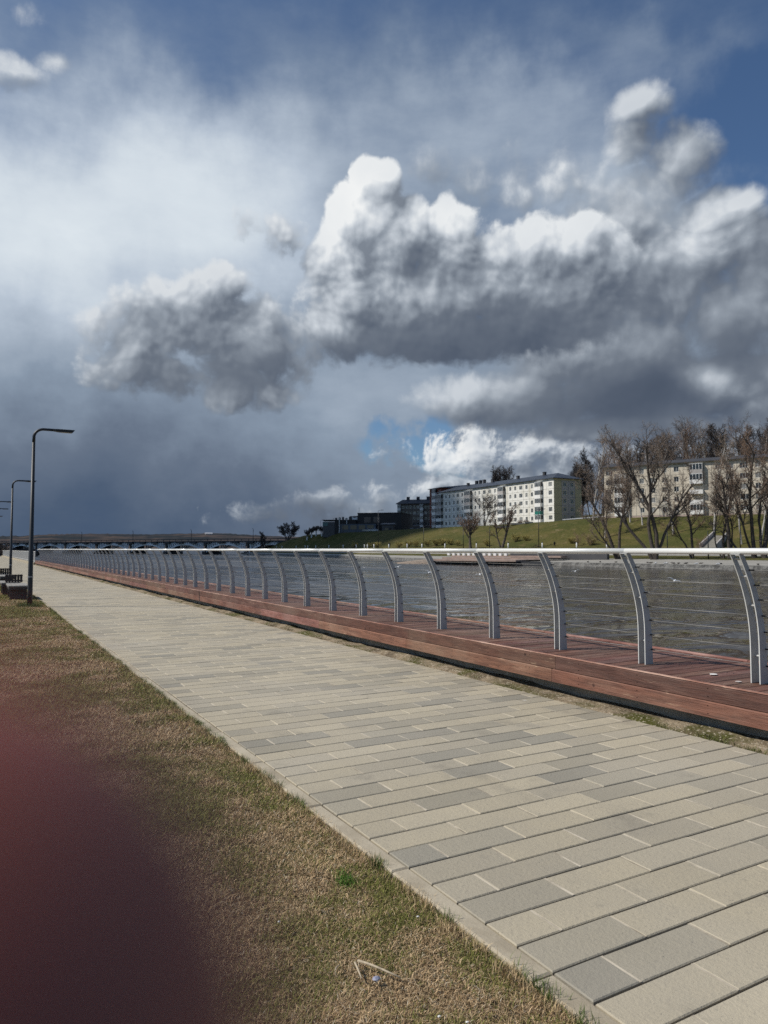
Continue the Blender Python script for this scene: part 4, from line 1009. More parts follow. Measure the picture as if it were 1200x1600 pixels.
# ------------------------------------------------------------------ bare spring trees
M['bark'] = mat('dark_bark', stain((.085, .068, .055), c2=(.042, .034, .028), scale=2.5, stretch=(2, 2, .5)), .9, bump=grain(6, .05))
M['birch'] = mat('birch_bark', lambda t, P: t.mix(t.step(t.noise(t.v('MULTIPLY', P, (.7, .7, 2.5)), 1.3, 4, .6), .56, .64), (.42, .39, .35), (.05, .045, .04)), .8)
M['twig'] = mat('brown_twigs', lambda t, P: t.mix(t.step(t.noise(P, .35, 3, .5), .4, .62), (.255, .19, .14), (.155, .118, .092)), .9)
M['twigred'] = mat('russet_twigs', lambda t, P: t.mix(t.step(t.noise(P, .6, 3, .5), .4, .62), (.235, .15, .10), (.14, .095, .068)), .9)
M['twiggrey'] = mat('grey_violet_twigs', lambda t, P: t.mix(t.step(t.noise(P, .35, 3, .5), .4, .62), (.12, .095, .085), (.075, .062, .058)), .9)
M['willow'] = mat('budding_willow', lambda t, P: t.mix(t.step(t.noise(P, 1.2, 3, .5), .4, .62), (.36, .30, .10), (.24, .205, .07)), .9)
def grow(rnd, p, d, L, r, lev, spec, out):
    n, jit, trop, kids, ang, ratio = spec[lev][:6]; pts = [p.copy()]; rr = [r]; end = .30 if lev else .38
    for i in range(n):
        d = (d + jit * Vector((rnd.gauss(0, 1), rnd.gauss(0, 1), rnd.gauss(0, .7))) + trop * Vector((0, 0, 1))).normalized()
        p = p + d * (L / n); pts.append(p.copy()); rr.append(r * (1 - (1 - end) * (i + 1) / n))
    out.append((lev, pts, rr))
    if lev + 1 < len(spec):
        for k in range(kids):
            t = (spec[lev][6] if len(spec[lev]) > 6 else .3) + (1 - (spec[lev][6] if len(spec[lev]) > 6 else .3)) * (k + rnd.random()) / kids
            i = min(n - 1, int(t * n)); f = t * n - i; q = pts[i].lerp(pts[i + 1], f); dd = (pts[i + 1] - pts[i]).normalized()
            side = dd.orthogonal().normalized(); side.rotate(Matrix.Rotation(rnd.uniform(0, 6.283), 3, dd))
            a = R(rnd.gauss(ang, 9)); cd = dd * math.cos(a) + side * math.sin(a)
            grow(rnd, q, cd, L * ratio * (1.1 - .5 * t) * rnd.uniform(.75, 1.2), rr[i] * .62 if lev else rr[i] * .55, lev + 1, spec, out)
def tree(name, seed, stems, spec, bark, twig, wood_lev, rmin=.012, fork=0.0, trunk=None):
    """stems: list of (azimuth, lean deg, length, radius)"""
    rnd = random.Random(seed); out = []
    root = empty(name, (0, 0, 0))
    base = Vector((0, 0, -.3))
    for az, lean, L, r in stems:
        d = Vector((math.cos(R(az)) * math.sin(R(lean)), math.sin(R(az)) * math.sin(R(lean)), math.cos(R(lean))))
        grow(rnd, base + Vector((d.x, d.y, 0)) * r * .8, d, L, r, 0, spec, out)
    if trunk: 
        b_ = [(0, 0, -.4), (0, 0, trunk[0] * .5), (0, 0, trunk[0])]
    bw, bt = MB(), MB()
    if trunk: bw.tube(b_, [trunk[1] * 1.25, trunk[1], trunk[1] * .9], 9)
    for lev, pts, rr in out:
        if lev <= wood_lev:
            rr2 = list(rr)
            if lev == 0: rr2[0] *= 1.35
            bw.tube(pts, [max(x, rmin) for x in rr2], 8 if lev == 0 else 5, caps=False)
        else: bt.tube(pts, [max(x, rmin) for x in rr], 3, caps=False)
    bw.build('trunk', bark, root, True); bt.build('crown', twig, root)
    return root
# (segments, jitter, upward pull, children, angle, length ratio, first child at)
BIG = [(9, .10, .05, 8, 33, .40, .36), (6, .13, .09, 7, 34, .52, .22), (5, .18, .07, 6, 38, .55, .15), (4, .22, .04, 4, 40, .6, .1), (3, .25, 0, 0, 0, 0)]
TALL = [(10, .05, .05, 20, 38, .28, .24), (5, .13, .11, 8, 38, .5, .2), (4, .2, .05, 7, 42, .55, .1), (3, .22, .0, 0, 0, 0)]
ROUND = [(5, .10, .02, 11, 50, .85, .38), (6, .15, .06, 8, 38, .5, .25), (5, .2, .04, 6, 40, .5, .15), (4, .22, .02, 4, 42, .55, .1), (3, .25, 0, 0, 0, 0)]
BUSH = [(4, .15, .04, 9, 40, .6, .1), (4, .2, .05, 9, 42, .55, .1), (3, .25, 0, 0, 0, 0)]

def put(t, u, v, d, lab, group=None, s=1.0, rz=0.0, z=None, cat='tree'):
    p = at(u, v, d); t.location = (p.x, p.y, land(p.x, p.y) - .1 if z is None else z); t.scale = (s, s, s); t.rotation_euler.z = R(rz); tag(t, lab, cat, group); return t
VIEW = math.degrees(math.atan2(_r.y, _r.x))      # azimuth that points to picture right
g = 'tall bare trees on the far promenade'
def az(a): return VIEW + a
# big many-stemmed trees at the water side, stems: leaning left = 180, right = 0 in the picture
put(tree('bare_tree', 11, [(az(160), 16, 15.5, 0.31), (az(20), 9, 15, 0.28), (az(185), 30, 10, 0.18)], BIG, M['bark'], M['twig'], 2), 966, 868, 127, 'two-stemmed bare tree at the water, left of the many-stemmed one', g)
put(tree('bare_tree', 12, [(az(170), 25, 14.5, 0.30), (az(185), 6, 19.5, 0.34), (az(10), 6, 20.5, 0.38), (az(0), 20, 14.5, 0.28)], BIG, M['bark'], M['twig'], 2), 1023, 872, 121, 'largest many-stemmed bare tree with four dark stems fanning out', g)
put(tree('bare_tree', 13, [(az(10), 15, 11, 0.25), (az(170), 12, 9, 0.16)], BIG, M['bark'], M['twigred'], 2), 1081, 872, 123, 'smaller bare tree leaning right, just right of the largest one', g)
put(tree('bare_tree', 14, [(az(10), 5, 14.5, 0.21), (az(170), 12, 11, 0.13)], BIG, M['bark'], M['twig'], 2), 1130, 873, 119, 'slender bare tree left of the leaning trunk near the stairway', g)
put(tree('bare_tree', 15, [(az(190), 3, 13.5, 0.33), (az(20), 10, 11, 0.16)], BIG, M['bark'], M['twig'], 2), 1141, 873, 118, 'stout straight bare tree directly before the stairway', g)
put(tree('bare_tree', 16, [(az(178), 38, 7.5, 0.23)], [(7, .14, .06, 3, 50, .4, .5)] + BIG[1:3] + [BIG[-1]], M['bark'], M['twig'], 2), 1168, 873, 118, 'low crooked trunk leaning left with hardly any crown', g)
put(tree('bare_tree', 17, [(az(20), 3, 17.5, 0.34), (az(175), 14, 14, 0.21)], BIG, M['bark'], M['twigred'], 2), 1179, 873, 118, 'tall bare tree with reddish crown beside the right edge', g)
put(tree('bare_tree', 18, [(az(10), 8, 17.5, 0.38), (az(150), 10, 15, 0.25)], BIG, M['bark'], M['twigred'], 2), 1194, 874, 117, 'tall thick bare tree at the very right edge', g)
# trees half way up and on the promenade
put(tree('pollard_tree', 21, [(az(90), 3, 6.5, .42)], [(5, .05, .02, 14, 40, 1.05, .45), (6, .12, .10, 9, 34, .45, .2), (4, .2, .06, 8, 40, .5, .1), (3, .2, .0, 0, 0, 0)], M['bark'], M['twigred'], 1), 735, 858, 190, 'round russet-crowned bare tree before the white apartment block', 'trees below the white block', s=1.02)
put(tree('bare_tree', 22, [(az(170), 5, 8.5, .26), (az(20), 10, 7.5, .2)], ROUND, M['bark'], M['twiggrey'], 2), 757, 829, 248, 'dark bare tree standing close to the white apartment block', 'trees below the white block')
put(tree('bare_tree', 23, [(az(10), 7, 10.5, .36), (az(170), 16, 8, .22)], [(8, .08, .05, 10, 40, .42, .35)] + ROUND[1:4] + [ROUND[-1]], M['bark'], M['twigred'], 2), 784, 858, 188, 'thin crooked brown tree right of the russet-crowned one', 'trees below the white block')
put(tree('bare_tree', 24, [(20, 6, 8.6, .34), (60, 30, 7.8, .26), (130, 34, 7.4, .26), (200, 28, 7.8, .26), (270, 36, 7.4, .24), (330, 32, 7.6, .24)], [(7, .10, .05, 10, 36, .42, .3)] + BIG[1:], M['bark'], M['twiggrey'], 1, .035), 450, 848, 362, 'broad round bare tree standing alone at the bridge end', 'trees at the bridge end', s=1.0)
put(tree('bare_tree', 25, [(az(150), 4, 9.5, .30), (az(0), 12, 8, .2)], TALL, M['bark'], M['twiggrey'], 1, .04), 410, 855, 372, 'narrow bare tree left of the broad one at the bridge end', 'trees at the bridge end')
# birches in front of and behind the right block, woods on the rise
pr = [tree('birch_tree', 31, [(0, 2, 22, .21)], TALL, M['birch'], M['twig'], 0), tree('birch_tree', 32, [(0, 2, 22, .22)], TALL, M['birch'], M['twiggrey'], 0), tree('birch_tree', 33, [(90, 3, 21, .2), (270, 6, 17, .14)], TALL, M['birch'], M['twigred'], 0)]
dk = [tree('bare_tree', 34, [(0, 2, 21, .26)], [(9, .06, .05, 20, 44, .36, .30)] + TALL[1:], M['bark'], M['twiggrey'], 1), tree('bare_tree', 35, [(0, 3, 20, .28), (120, 10, 14, .2)], [(9, .06, .05, 16, 44, .38, .28)] + TALL[1:], M['bark'], M['twig'], 1)]
M['twigdark'] = mat('dark_twigs', (.055, .045, .042), .9)
dd = [tree('bare_tree', 36, [(0, 2, 21, .28)], [(9, .06, .05, 26, 40, .30, .22), (5, .13, .10, 11, 38, .5, .2), (4, .2, .05, 8, 42, .55, .1), (3, .22, 0, 0, 0, 0)], M['bark'], M['twigdark'], 1, .03), tree('bare_tree', 37, [(0, 3, 20, .26), (140, 7, 17, .2)], [(9, .06, .05, 20, 40, .28, .22), (5, .13, .10, 10, 38, .5, .2), (4, .2, .05, 8, 42, .55, .1), (3, .22, 0, 0, 0, 0)], M['bark'], M['twigdark'], 1, .03)]
used = set()
def clone(lst, i):
    p = lst[i % len(lst)]
    if id(p) in used: return copy_tree(p)
    used.add(id(p)); return p
fr = [(927, 822, 205, 1.0, 0), (945, 826, 186, .82, 2), (985, 822, 195, 1.02, 2), (1004, 822, 190, .86, 1), (1052, 826, 178, 1.0, 0), (1115, 826, 172, 1.02, 0), (1158, 830, 160, .95, 0), (1188, 834, 152, .95, 1)]
for i, (u, v, d, s, k) in enumerate(fr):
    put(clone(pr, k), u, v, d, 'slender pale-trunked birch before the right apartment block, %s from the left' % nth(i), 'birches before the right block', s, random.uniform(0, 360))
i = 0; lst = []
for u in np.arange(868, 1300, 8.5):
    top = np.interp(u, [868, 905, 940, 960, 1030, 1080, 1150, 1200, 1300], [742, 716, 700, 696, 672, 670, 672, 668, 665]) + random.uniform(-6, 20)
    d = random.uniform(250, 300) if u > 925 else random.uniform(285, 330)
    lst.append((u + random.uniform(-3, 3), top, d))
for u in (768, 776, 785, 793): lst.append((u, random.uniform(733, 740), 330))
for i, (u, top, d) in enumerate(lst):
    p = at(u, 800, d); zb_ = land(p.x, p.y); h = max(9, at(u, top, d).z - zb_)
    if i < len(lst) - 4: lab = 'bare tree in the wood behind the blocks, %s from the left end' % nth(i)
    else: lab = 'dark bare tree showing above the roof of the long white block, %s from left' % nth(i - len(lst) + 4)
    src = dd if (u < 925 or i >= len(lst) - 4 or random.random() < .25) else (dk if random.random() < .62 else pr)
    put(clone(src, random.randrange(9)), u, 800, d, lab, 'wood behind the apartment blocks' if i < len(lst) - 4 else 'trees behind the white block', h / 21.5, random.uniform(0, 360), z=zb_ - .2)
# a reddish conifer-shaped shrub near the right block, globe willows and small saplings along the slope
w0 = None
wl = [(623, 852, 226), (638, 851, 225), (651, 852, 224), (668, 852, 222), (681, 851, 220), (692, 852, 219), (704, 852, 216), (716, 851, 212), (761, 852, 203), (806, 851, 200), (822, 852, 198), (893, 851, 186), (924, 852, 181), (554, 850, 252), (577, 850, 246), (589, 851, 240)]
for i, (u, v, d) in enumerate(sorted(wl)):
    if w0 is None: w0 = t = tree('globe_willow', 41, [(k * 51, 26, 1.5, .05) for k in range(7)], [(3, .12, .06, 10, 36, .75, .2), (4, .2, .06, 11, 42, .55, .1), (3, .25, 0, 0, 0, 0)], M['bark'], M['willow'], 0, .010)
    else: t = copy_tree(w0)
    p = at(u, v, d); put(t, u, v, d, 'round yellow-green willow bush on the slope, %s from the left' % nth(i), 'globe willows on the slope', random.uniform(.95, 1.35), random.uniform(0, 360), z=land(p.x, p.y) + .1, cat='bush')
s0 = None
for i, (u, v, d) in enumerate(((480, 833, 328), (487, 832.5, 327), (494, 832, 326), (503, 831.5, 322), (511, 831.5, 320), (519, 831.5, 318))):
    if s0 is None:
        s0 = t = tree('pollard_tree', 43, [(k * 72, 34, 1.7, .09) for k in range(5)], [(4, .1, .06, 10, 36, .6, .1), (4, .2, .06, 9, 42, .55, .1), (3, .25, 0, 0, 0, 0)], M['bark'], M['twiggrey'], 0, .045, trunk=(1.9, .2))
        for c in list(t.children):
            for vtx in c.data.vertices:
                if not (c.name.startswith('trunk') and vtx.index < 27): vtx.co.z += 1.9
        b = MB(); b.tube([(0, 0, -.1), (0, 0, 1.2)], .27, 9); b.build('whitewash', mat('lime_wash', (.7, .7, .68), .9), t)
    else: t = copy_tree(s0)
    put(t, u, v, d, 'small pollard with whitewashed trunk left of the black building, %s from left' % nth(i), 'whitewashed pollards', 1.25, i * 50)
s1 = None
for i, (u, v, d) in enumerate(((904, 853, 182), (921, 853, 180), (947, 853, 177), (1091, 862, 138))):
    t = s1 = tree('sapling', 45, [(0, 3, 3.4, .05), (120, 12, 2.6, .035)], BUSH, M['bark'], M['twigred'], 0, .012) if s1 is None else copy_tree(s1)
    put(t, u, v, d, 'small bare sapling on the far lawn, %s from the left' % nth(i), 'saplings on the far lawn', 1.0, i * 70)
# shrubs against the white block
b0 = None
for i, (u, v, d) in enumerate(((812, 822, 252), (822, 822, 250), (1100, 806, 200), (1120, 805, 198))):
    t = b0 = tree('shrub', 47, [(k * 60, 30, 1.6, .04) for k in range(6)], BUSH, M['bark'], M['twig'], 0, .02) if b0 is None else copy_tree(b0)
    put(t, u, v, d, 'dark bare shrub at the foot of the %s, %s one' % (('white block', 'left')[0] if i < 2 else 'right block', ('left', 'right')[i % 2]), 'shrubs at the house walls', 1.2, i * 40, cat='shrub')
# dark greenery at the far left end of the path
d0 = None
for i, (u, v, d) in enumerate(((-6, 872, 168), (3, 871, 175), (30, 866, 260), (46, 866, 270), (58, 866, 285))):
    t = d0 = tree('thicket_bush', 49, [(k * 60, 32, 2.6, .06) for k in range(6)], [(4, .15, .04, 11, 40, .6, .1), (4, .2, .05, 11, 42, .55, .1), (3, .25, 0, 0, 0, 0)], M['bark'], M['twiggrey'], 0, .03) if d0 is None else copy_tree(d0)
    put(t, u, v, d, 'dark thicket bush at the far left end of the bank, %s from the left' % nth(i), 'thicket at the far left', (1.2, 1.1, 1.3, 1.5, 1.2)[i], i * 77, z=-.1 if i < 2 else WATER, cat='bush')

# ------------------------------------------------------------------ bridge
M['bridge'] = mat('bridge_steel', stain((.74, .77, .80), .25, .3), .6)
M['bridgedark'] = mat('bridge_dark', stain((.035, .036, .04), .3, .3), .7)
bR_, bL_ = at(452, 858, 372), at(-60, 858, 530); axB, LB = unit(bR_, bL_); bkB = np.cross(axB, (0, 0, 1.0)); HB = empty('arch_bridge', (bR_.x, bR_.y, 0)); oB = np.array(HB.location)
tag(HB, 'long low steel arch bridge with lamp masts crossing the river far off', 'bridge')
ZD, TH = 6.0, .9; span = 31.0; nsp = int(LB / span); W_ = 12
b = MB(); b.obox(oB, axB, bkB, (0, 0, 1), (-14, 0, ZD - .55), (LB + 30, W_, ZD)); b.build('bridge_deck', M['bridgedark'], HB, origin=oB)
b = MB(); b.obox(oB, axB, bkB, (0, 0, 1), (-14, -.5, ZD + .75), (LB + 30, -.3, ZD + 1.15))
for k in range(int((LB + 40) / 5)): b.obox(oB, axB, bkB, (0, 0, 1), (-13 + 5 * k, -.48, ZD - .3), (-12.7 + 5 * k, -.32, ZD + .75))
b.build('parapet', M['bridgedark'], HB, origin=oB)
for k in range(int((LB + 30) / 10.5)):
    b = MB(); b.obox(oB, axB, bkB, (0, 0, 1), (-8 + 10.5 * k, -1.3, ZD - 1.25), (-3.6 + 10.5 * k, -.02, ZD - .25)); b.build('bracket', M['bridgedark'], HB, origin=oB)
for i in range(nsp + 1):
    s0_ = i * span - 2; rise = 3.7
    arch = lambda q: WATER + .8 + (rise + .6) * (1 - (2 * q - 1) ** 2) ** .8
    for y0 in (.3, 10.8):
        b = MB(); N = 18; P_ = lambda s, z, y=y0: oB + axB * s + bkB * y + np.array((0, 0, z))
        for k in range(N):
            q0, q1 = k / N, (k + 1) / N; a, c = s0_ + 1.2 + (span - 2.4) * q0, s0_ + 1.2 + (span - 2.4) * q1
            b.prism([P_(a, arch(q0)), P_(c, arch(q1)), P_(c, arch(q1) + .8), P_(a, arch(q0) + .8)], bkB * .5)
            zt_ = ZD - .56
            if arch(q0) + .6 < zt_ - .5:
                b.obox(P_(a, 0), axB, bkB, (0, 0, 1), (0, .1, arch(q0) + .5), (.42, .35, zt_))
                b.tube([P_(a + .1, arch(q0) + .5, y0 + .2), P_(c, zt_, y0 + .2)], .18, 4); b.tube([P_(c, arch(q1) + .5, y0 + .2), P_(a + .1, zt_, y0 + .2)], .16, 4)
        b.build('arch', M['bridge'], HB, origin=oB)
    b = MB(); b.obox(oB, axB, bkB, (0, 0, 1), (s0_ - 1.3, -.4, -5), (s0_ + 1.3, W_ + .4, WATER + 1.6)); b.obox(oB, axB, bkB, (0, 0, 1), (s0_ - .5, .9, WATER + 1.6), (s0_ + .5, W_ - 1, ZD - .56)); b.build('pier', M['bridgedark'], HB, origin=oB)
for u in (50, 127, 208, 299, 395):
    q_ = at(u, 858, 480); s = np.interp(u, [-60, 452], [LB, 0]); 
    ss = np.linspace(0, LB, 400); us_ = [600 + FPX * ((oB + axB * x - np.array(EYE)).dot(np.array(_r))) / ((oB + axB * x - np.array(EYE)).dot(np.array(_f))) for x in ss]
    s = ss[int(np.argmin([abs(x - u) for x in us_]))]; p_ = oB + axB * s
    b = MB(); b.tube([p_ + (0, 0, ZD), p_ + (0, 0, ZD + 6.2)], .13, 6); b.tube([p_ + (0, 0, ZD + 6.2), p_ + axB * .9 + np.array((0, 0, ZD + 6.5))], .09, 6); b.build('lamp_mast', M['bridgedark'], HB, origin=oB)
# low light buildings and walls glimpsed through the bridge on the far shore
# ------------------------------------------------------------------ terrace at the water
M['terrace'] = mat('terrace_planks', stain((.34, .245, .20), c2=(.24, .18, .15), scale=.8), .8)
ta, tb2 = at(682, 880, 139), at(872, 878, 124); axT, LT = unit(ta, tb2); bkT = -np.cross(axT, (0, 0, 1.0)); HT = empty('timber_terrace', (ta.x, ta.y, WATER)); oT = np.array(HT.location)
tag(HT, 'stepped pinkish timber terrace on dark supports jutting over the water', 'terrace')
b = MB()
for k, (a, c, y0, y1, z) in enumerate(((0, LT * .74, -3.0, 1.0, .95), (.6, LT * .86, 1.02, 3.4, 1.28), (1.2, LT * .96, 3.42, 6.0, 1.62))): b.obox(oT, axT, bkT, (0, 0, 1), (a, y0, z - .3), (c, y1, z))
b.build('platform', M['terrace'], HT, origin=oT)
for k in range(9):
    b = MB(); b.obox(oT, axT, bkT, (0, 0, 1), (.3 + LT * .72 * k / 8, -2.6, -2), (.55 + LT * .72 * k / 8, -2.35, .64)); b.build('pile', M['bridgedark'], HT, origin=oT)
b = MB(); b.obox(oT, axT, bkT, (0, 0, 1), (.3, -1.6, -1.5), (LT * .95, 5.6, .645)); b.build('shade_fill', M['bridgedark'], HT, origin=oT)  # solid dark block filling the open gap, stands in for shade below
for k in range(12):
    b = MB(); b.obox(oT, axT, bkT, (0, 0, 1), (.2 + LT * .5 * k / 11, 3.5, 1.62), (.75 + LT * .5 * k / 11, 3.95, 2.05)); b.build('seat_block', M['parapet'], HT, origin=oT)
b = MB(); b.obox(oT, axT, bkT, (0, 0, 1), (LT * .5, 6.3, 1.0), (LT * 1.25, 7.4, 2.0)); b.build('back_step', M['cladgrey'], HT, origin=oT)
# a bank of pale gravel left of it
V = []; nn_ = 28
for i in range(nn_):
    for j in range(7):
        u = 590 + 84 * i / (nn_ - 1); q = on(u, 881 - (u < 612) * 1.5, WATER); p = Vector((q.x + j * 2.2, q.y + j * .4, 0)); k = math.sin(math.pi * i / (nn_ - 1)) ** .6
        V.append((p.x, p.y, WATER - .3 + k * (.2 + .9 * math.sin(min(1, j / 5) * 1.57)) + .12 * (random.random() - .5)))
Q = [(i * 7 + j, i * 7 + j + 1, (i + 1) * 7 + j + 1, (i + 1) * 7 + j) for i in range(nn_ - 1) for j in range(6)]
tag(raw_mesh('gravel_bank', np.array(V), np.array(Q), mat('pale_gravel', stain((.34, .265, .20), c2=(.21, .165, .125), scale=1.4), .95, bump=grain(4, .2))), kind='structure')

# ------------------------------------------------------------------ small street furniture on the far side
def bollard():
    r = empty('bollard_light', (0, 0, 0)); b = MB(); b.tube([(0, 0, -.1), (0, 0, .95)], .13, 8); b.build('post', M['parapet'], r, True)
    b = MB(); b.tube([(0, 0, .951), (0, 0, 1.12), (0, 0, 1.17)], [.135, .135, .06], 8); b.build('cap', M['lamp'], r); return r
b0 = None
for i, u in enumerate((432, 441, 463, 477, 481, 493.5, 514.5, 536.5, 557, 570, 574.5, 585, 608, 637, 661, 696, 745, 796, 849, 904, 950)):
    y = next(y for y in np.arange(40, 420, .5) if 600 + FPX * (Vector((itp(y, Xu) + .6, y, 1.9)) - EYE).dot(_r) / (Vector((itp(y, Xu) + .6, y, 1.9)) - EYE).dot(_f) <= u)
    t = b0 = bollard() if b0 is None else copy_tree(b0)
    t.location = (itp(y, Xu) + .6, y, 1.88); t.scale = (1.1, 1.1, 1.25); tag(t, 'short white bollard light on the upper promenade, %s from the left' % nth(i), 'bollard', 'white bollards on the upper promenade')
def far_lamp(h):
    r = empty('street_lamp', (0, 0, 0)); b = MB(); b.tube([(0, 0, -.2), (0, 0, h)], [.11, .06], 7); b.build('pole', M['lamp'], r, True)
    b = MB(); b.tube([(0, 0, h), (1.1 * _r.x, 1.1 * _r.y, h + .15)], .05, 6); b.build('arm', M['lamp'], r); b = MB(); b.obox((0, 0, 0), _r, np.cross((0, 0, 1.0), _r), (0, 0, 1), (.9, -.12, h + .1), (1.7, .12, h + .24)); b.build('lamp_head', M['lamp'], r); return r
for u, v, d, h, lab in ((842, 857, 182, 9.6, 'tall dark lamp post before the right end of the white block'), (591, 857, 236, 12.2, 'tall black mast before the black building'), (662, 857, 222, 6.3, 'thin lamp post left of the white block'), (724, 857, 195, 5.6, 'thin pale lamp post behind the russet-crowned tree'), (765, 857, 192, 5.4, 'thin lamp post between the russet tree and the crooked one'),
                        (1043, 862, 140, 5.6, 'thin lamp post right of the largest many-stemmed tree'), (1107, 874, 118, 4.6, 'thin lamp post left of the stairway'), (1157, 862, 138, 7.5, 'thin lamp post right of the stairway'), (501, 834, 330, 6.5, 'thin lamp post rising left of the black building'), (521, 834, 332, 7.5, 'thin lamp post over the low wing of the black building'), (395, 857, 372, 9, 'lamp mast beside the narrow tree at the bridge end')):
    p = at(u, v, d); t = far_lamp(h); t.location = (p.x, p.y, land(p.x, p.y) - .05); tag(t, lab, 'lamp post', 'lamp posts on the far bank')
# concrete blocks, planters, sign board
for i, (u0, u1, v, d) in enumerate(((529, 538, 833.5, 318), (547, 555, 833, 316))):
    p0_, p1_ = at(u0, v, d), at(u1, v, d); ax, L = unit(p0_, p1_); h = empty('barrier', p0_); b = MB(); b.obox(np.array(p0_), ax, -np.cross(ax, (0, 0, 1.0)), (0, 0, 1), (0, 0, -.6), (L, .5, .75)); b.build('panel', M['parapet'], h, origin=p0_)
    b = MB(); b.obox(np.array(p0_), ax, -np.cross(ax, (0, 0, 1.0)), (0, 0, 1), (-.05, -.05, .75), (L + .05, .55, .85)); b.build('coping', M['grey_panel'], h, origin=p0_)
    tag(h, ('left white wall panel on the slope edge before the black building', 'right white wall panel on the slope edge before the black building')[i], 'barrier', 'white barriers')
p0_ = at(808, 835, 228); h = empty('concrete_slab', p0_); tag(h, 'broken pale concrete slabs lying on the grass slope below the white block', 'slab')
for k, (dx, dy, w, l) in enumerate(((0, 0, 4.2, 2.0), (-4.4, -.6, 4.0, 2.0), (3.6, 1.6, 2.6, 1.6))):
    p = at(808 + dx * 5, 835 + (2.2 if k == 1 else 0), 228 - k); z = land(p.x, p.y); b = MB(); b.obox((p.x, p.y, z + .25), _r, np.cross((0, 0, 1.0), _r), (0, 0, 1), (-w / 2, -l / 2, -.3), (w / 2, l / 2, .22)); b.build('slab_piece', M['pave'], h, origin=p0_)
# parked cars
M['carwhite'] = mat('white_car_paint', (.62, .63, .64), .25, spec=.6); M['carsilver'] = mat('silver_car_paint', (.32, .33, .34), .25, .4); M['cargrey'] = mat('grey_car_paint', (.10, .11, .12), .25, .3)
def car(paint):
    r = empty('parked_car', (0, 0, 0)); b = MB()
    pr_ = [(-2.15, .30), (-2.2, .62), (-2.1, .86), (-1.25, .93), (-.6, 1.40), (.85, 1.43), (1.5, .98), (2.1, .90), (2.2, .6), (2.15, .28)]
    low = [(-2.15, .30), (-2.2, .62), (-2.1, .86), (-1.25, .93), (1.5, .98), (2.1, .90), (2.2, .6), (2.15, .28)]
    b.prism([(x, -.85, z) for x, z in low], (0, 1.7, 0)); bo = b.build('body', paint, r)
    b = MB(); b.prism([(-1.22, -.76, .932), (-.62, -.66, 1.38), (.82, -.66, 1.41), (1.46, -.76, .976)], (0, 0.001, 0)); 
    V = [(-1.22, -.78, .935), (1.46, -.78, .978), (.82, -.62, 1.42), (-.62, -.62, 1.39)]; V2 = [(x, -y, z) for x, y, z in V]
    b = MB(); b.add(V + V2, [(0, 1, 2, 3), (7, 6, 5, 4), (0, 4, 5, 1), (1, 5, 6, 2), (2, 6, 7, 3), (3, 7, 4, 0)]); b.build('windows', M['glass'], r)
    b = MB(); b.add([(-.66, -.66, 1.385), (.86, -.66, 1.415), (.86, .66, 1.415), (-.66, .66, 1.385), (-.6, -.6, 1.45), (.8, -.6, 1.48), (.8, .6, 1.48), (-.6, .6, 1.45)], [(4, 5, 6, 7), (0, 1, 5, 4), (1, 2, 6, 5), (2, 3, 7, 6), (3, 0, 4, 7)]); b.build('roof', paint, r)
    for x in (-1.35, 1.32):
        for y in (-.86, .68):
            w = MB(); w.tube([(x, y, .31), (x, y + .18, .31)], .31, 14); wo_ = w.build('wheel', M['black'], r); w = MB(); w.tube([(x, y - .01, .31), (x, y + .19, .31)], .18, 10); w.build('rim', M['carsilver'], wo_)
    return r
for u, v, d, pt, rz, lab in ((574, 831, 309, 'carsilver', 5, 'silver car parked before the blue shop front, left of the pair'), (583.5, 830.5, 309, 'carwhite', 8, 'white car parked before the blue shop front, beside the silver one'), (644, 828, 312, 'carwhite', 175, 'white car parked left of the white apartment block, before the brick block'), (652, 827.5, 312, 'carsilver', 5, 'light grey car parked closest to the red brick block'), (633, 827, 318, 'cargrey', 3, 'dark car parked in the shade by the corner of the black building')):
    p = at(u, v, d); t = car(M[pt]); t.location = (p.x, p.y, land(p.x, p.y) + .05); t.rotation_euler.z = math.atan2(_r.y, _r.x) + R(rz); tag(t, lab, 'car', 'parked cars')
# a walker in dark clothes and small birds
def skinned(name, verts, edges, radii, m, parent=None, sub=1):
    me = bpy.data.meshes.new(name); bm = bmesh.new(); sk = bm.verts.layers.skin.verify(); vs = []
    for i, (co, r) in enumerate(zip(verts, radii)):
        w = bm.verts.new(co); w[sk].radius = (r, r) if not hasattr(r, '__len__') else r; w[sk].use_root = (i == 0); vs.append(w)
    for a, c in edges: bm.edges.new((vs[a], vs[c]))
    bm.to_mesh(me); bm.free(); me.materials.append(m); o = bpy.data.objects.new(name, me); COL.objects.link(o)
    md = o.modifiers.new('skin', 'SKIN'); md.use_smooth_shade = True; md2 = o.modifiers.new('subsurf', 'SUBSURF'); md2.levels = md2.render_levels = sub
    if parent is not None: o.parent = parent
    return o
M['skin'] = mat('skin', (.42, .22, .16), .5, Subsurface_Weight=.0)
M['cloth'] = mat('dark_clothes', (.012, .013, .017), .8)
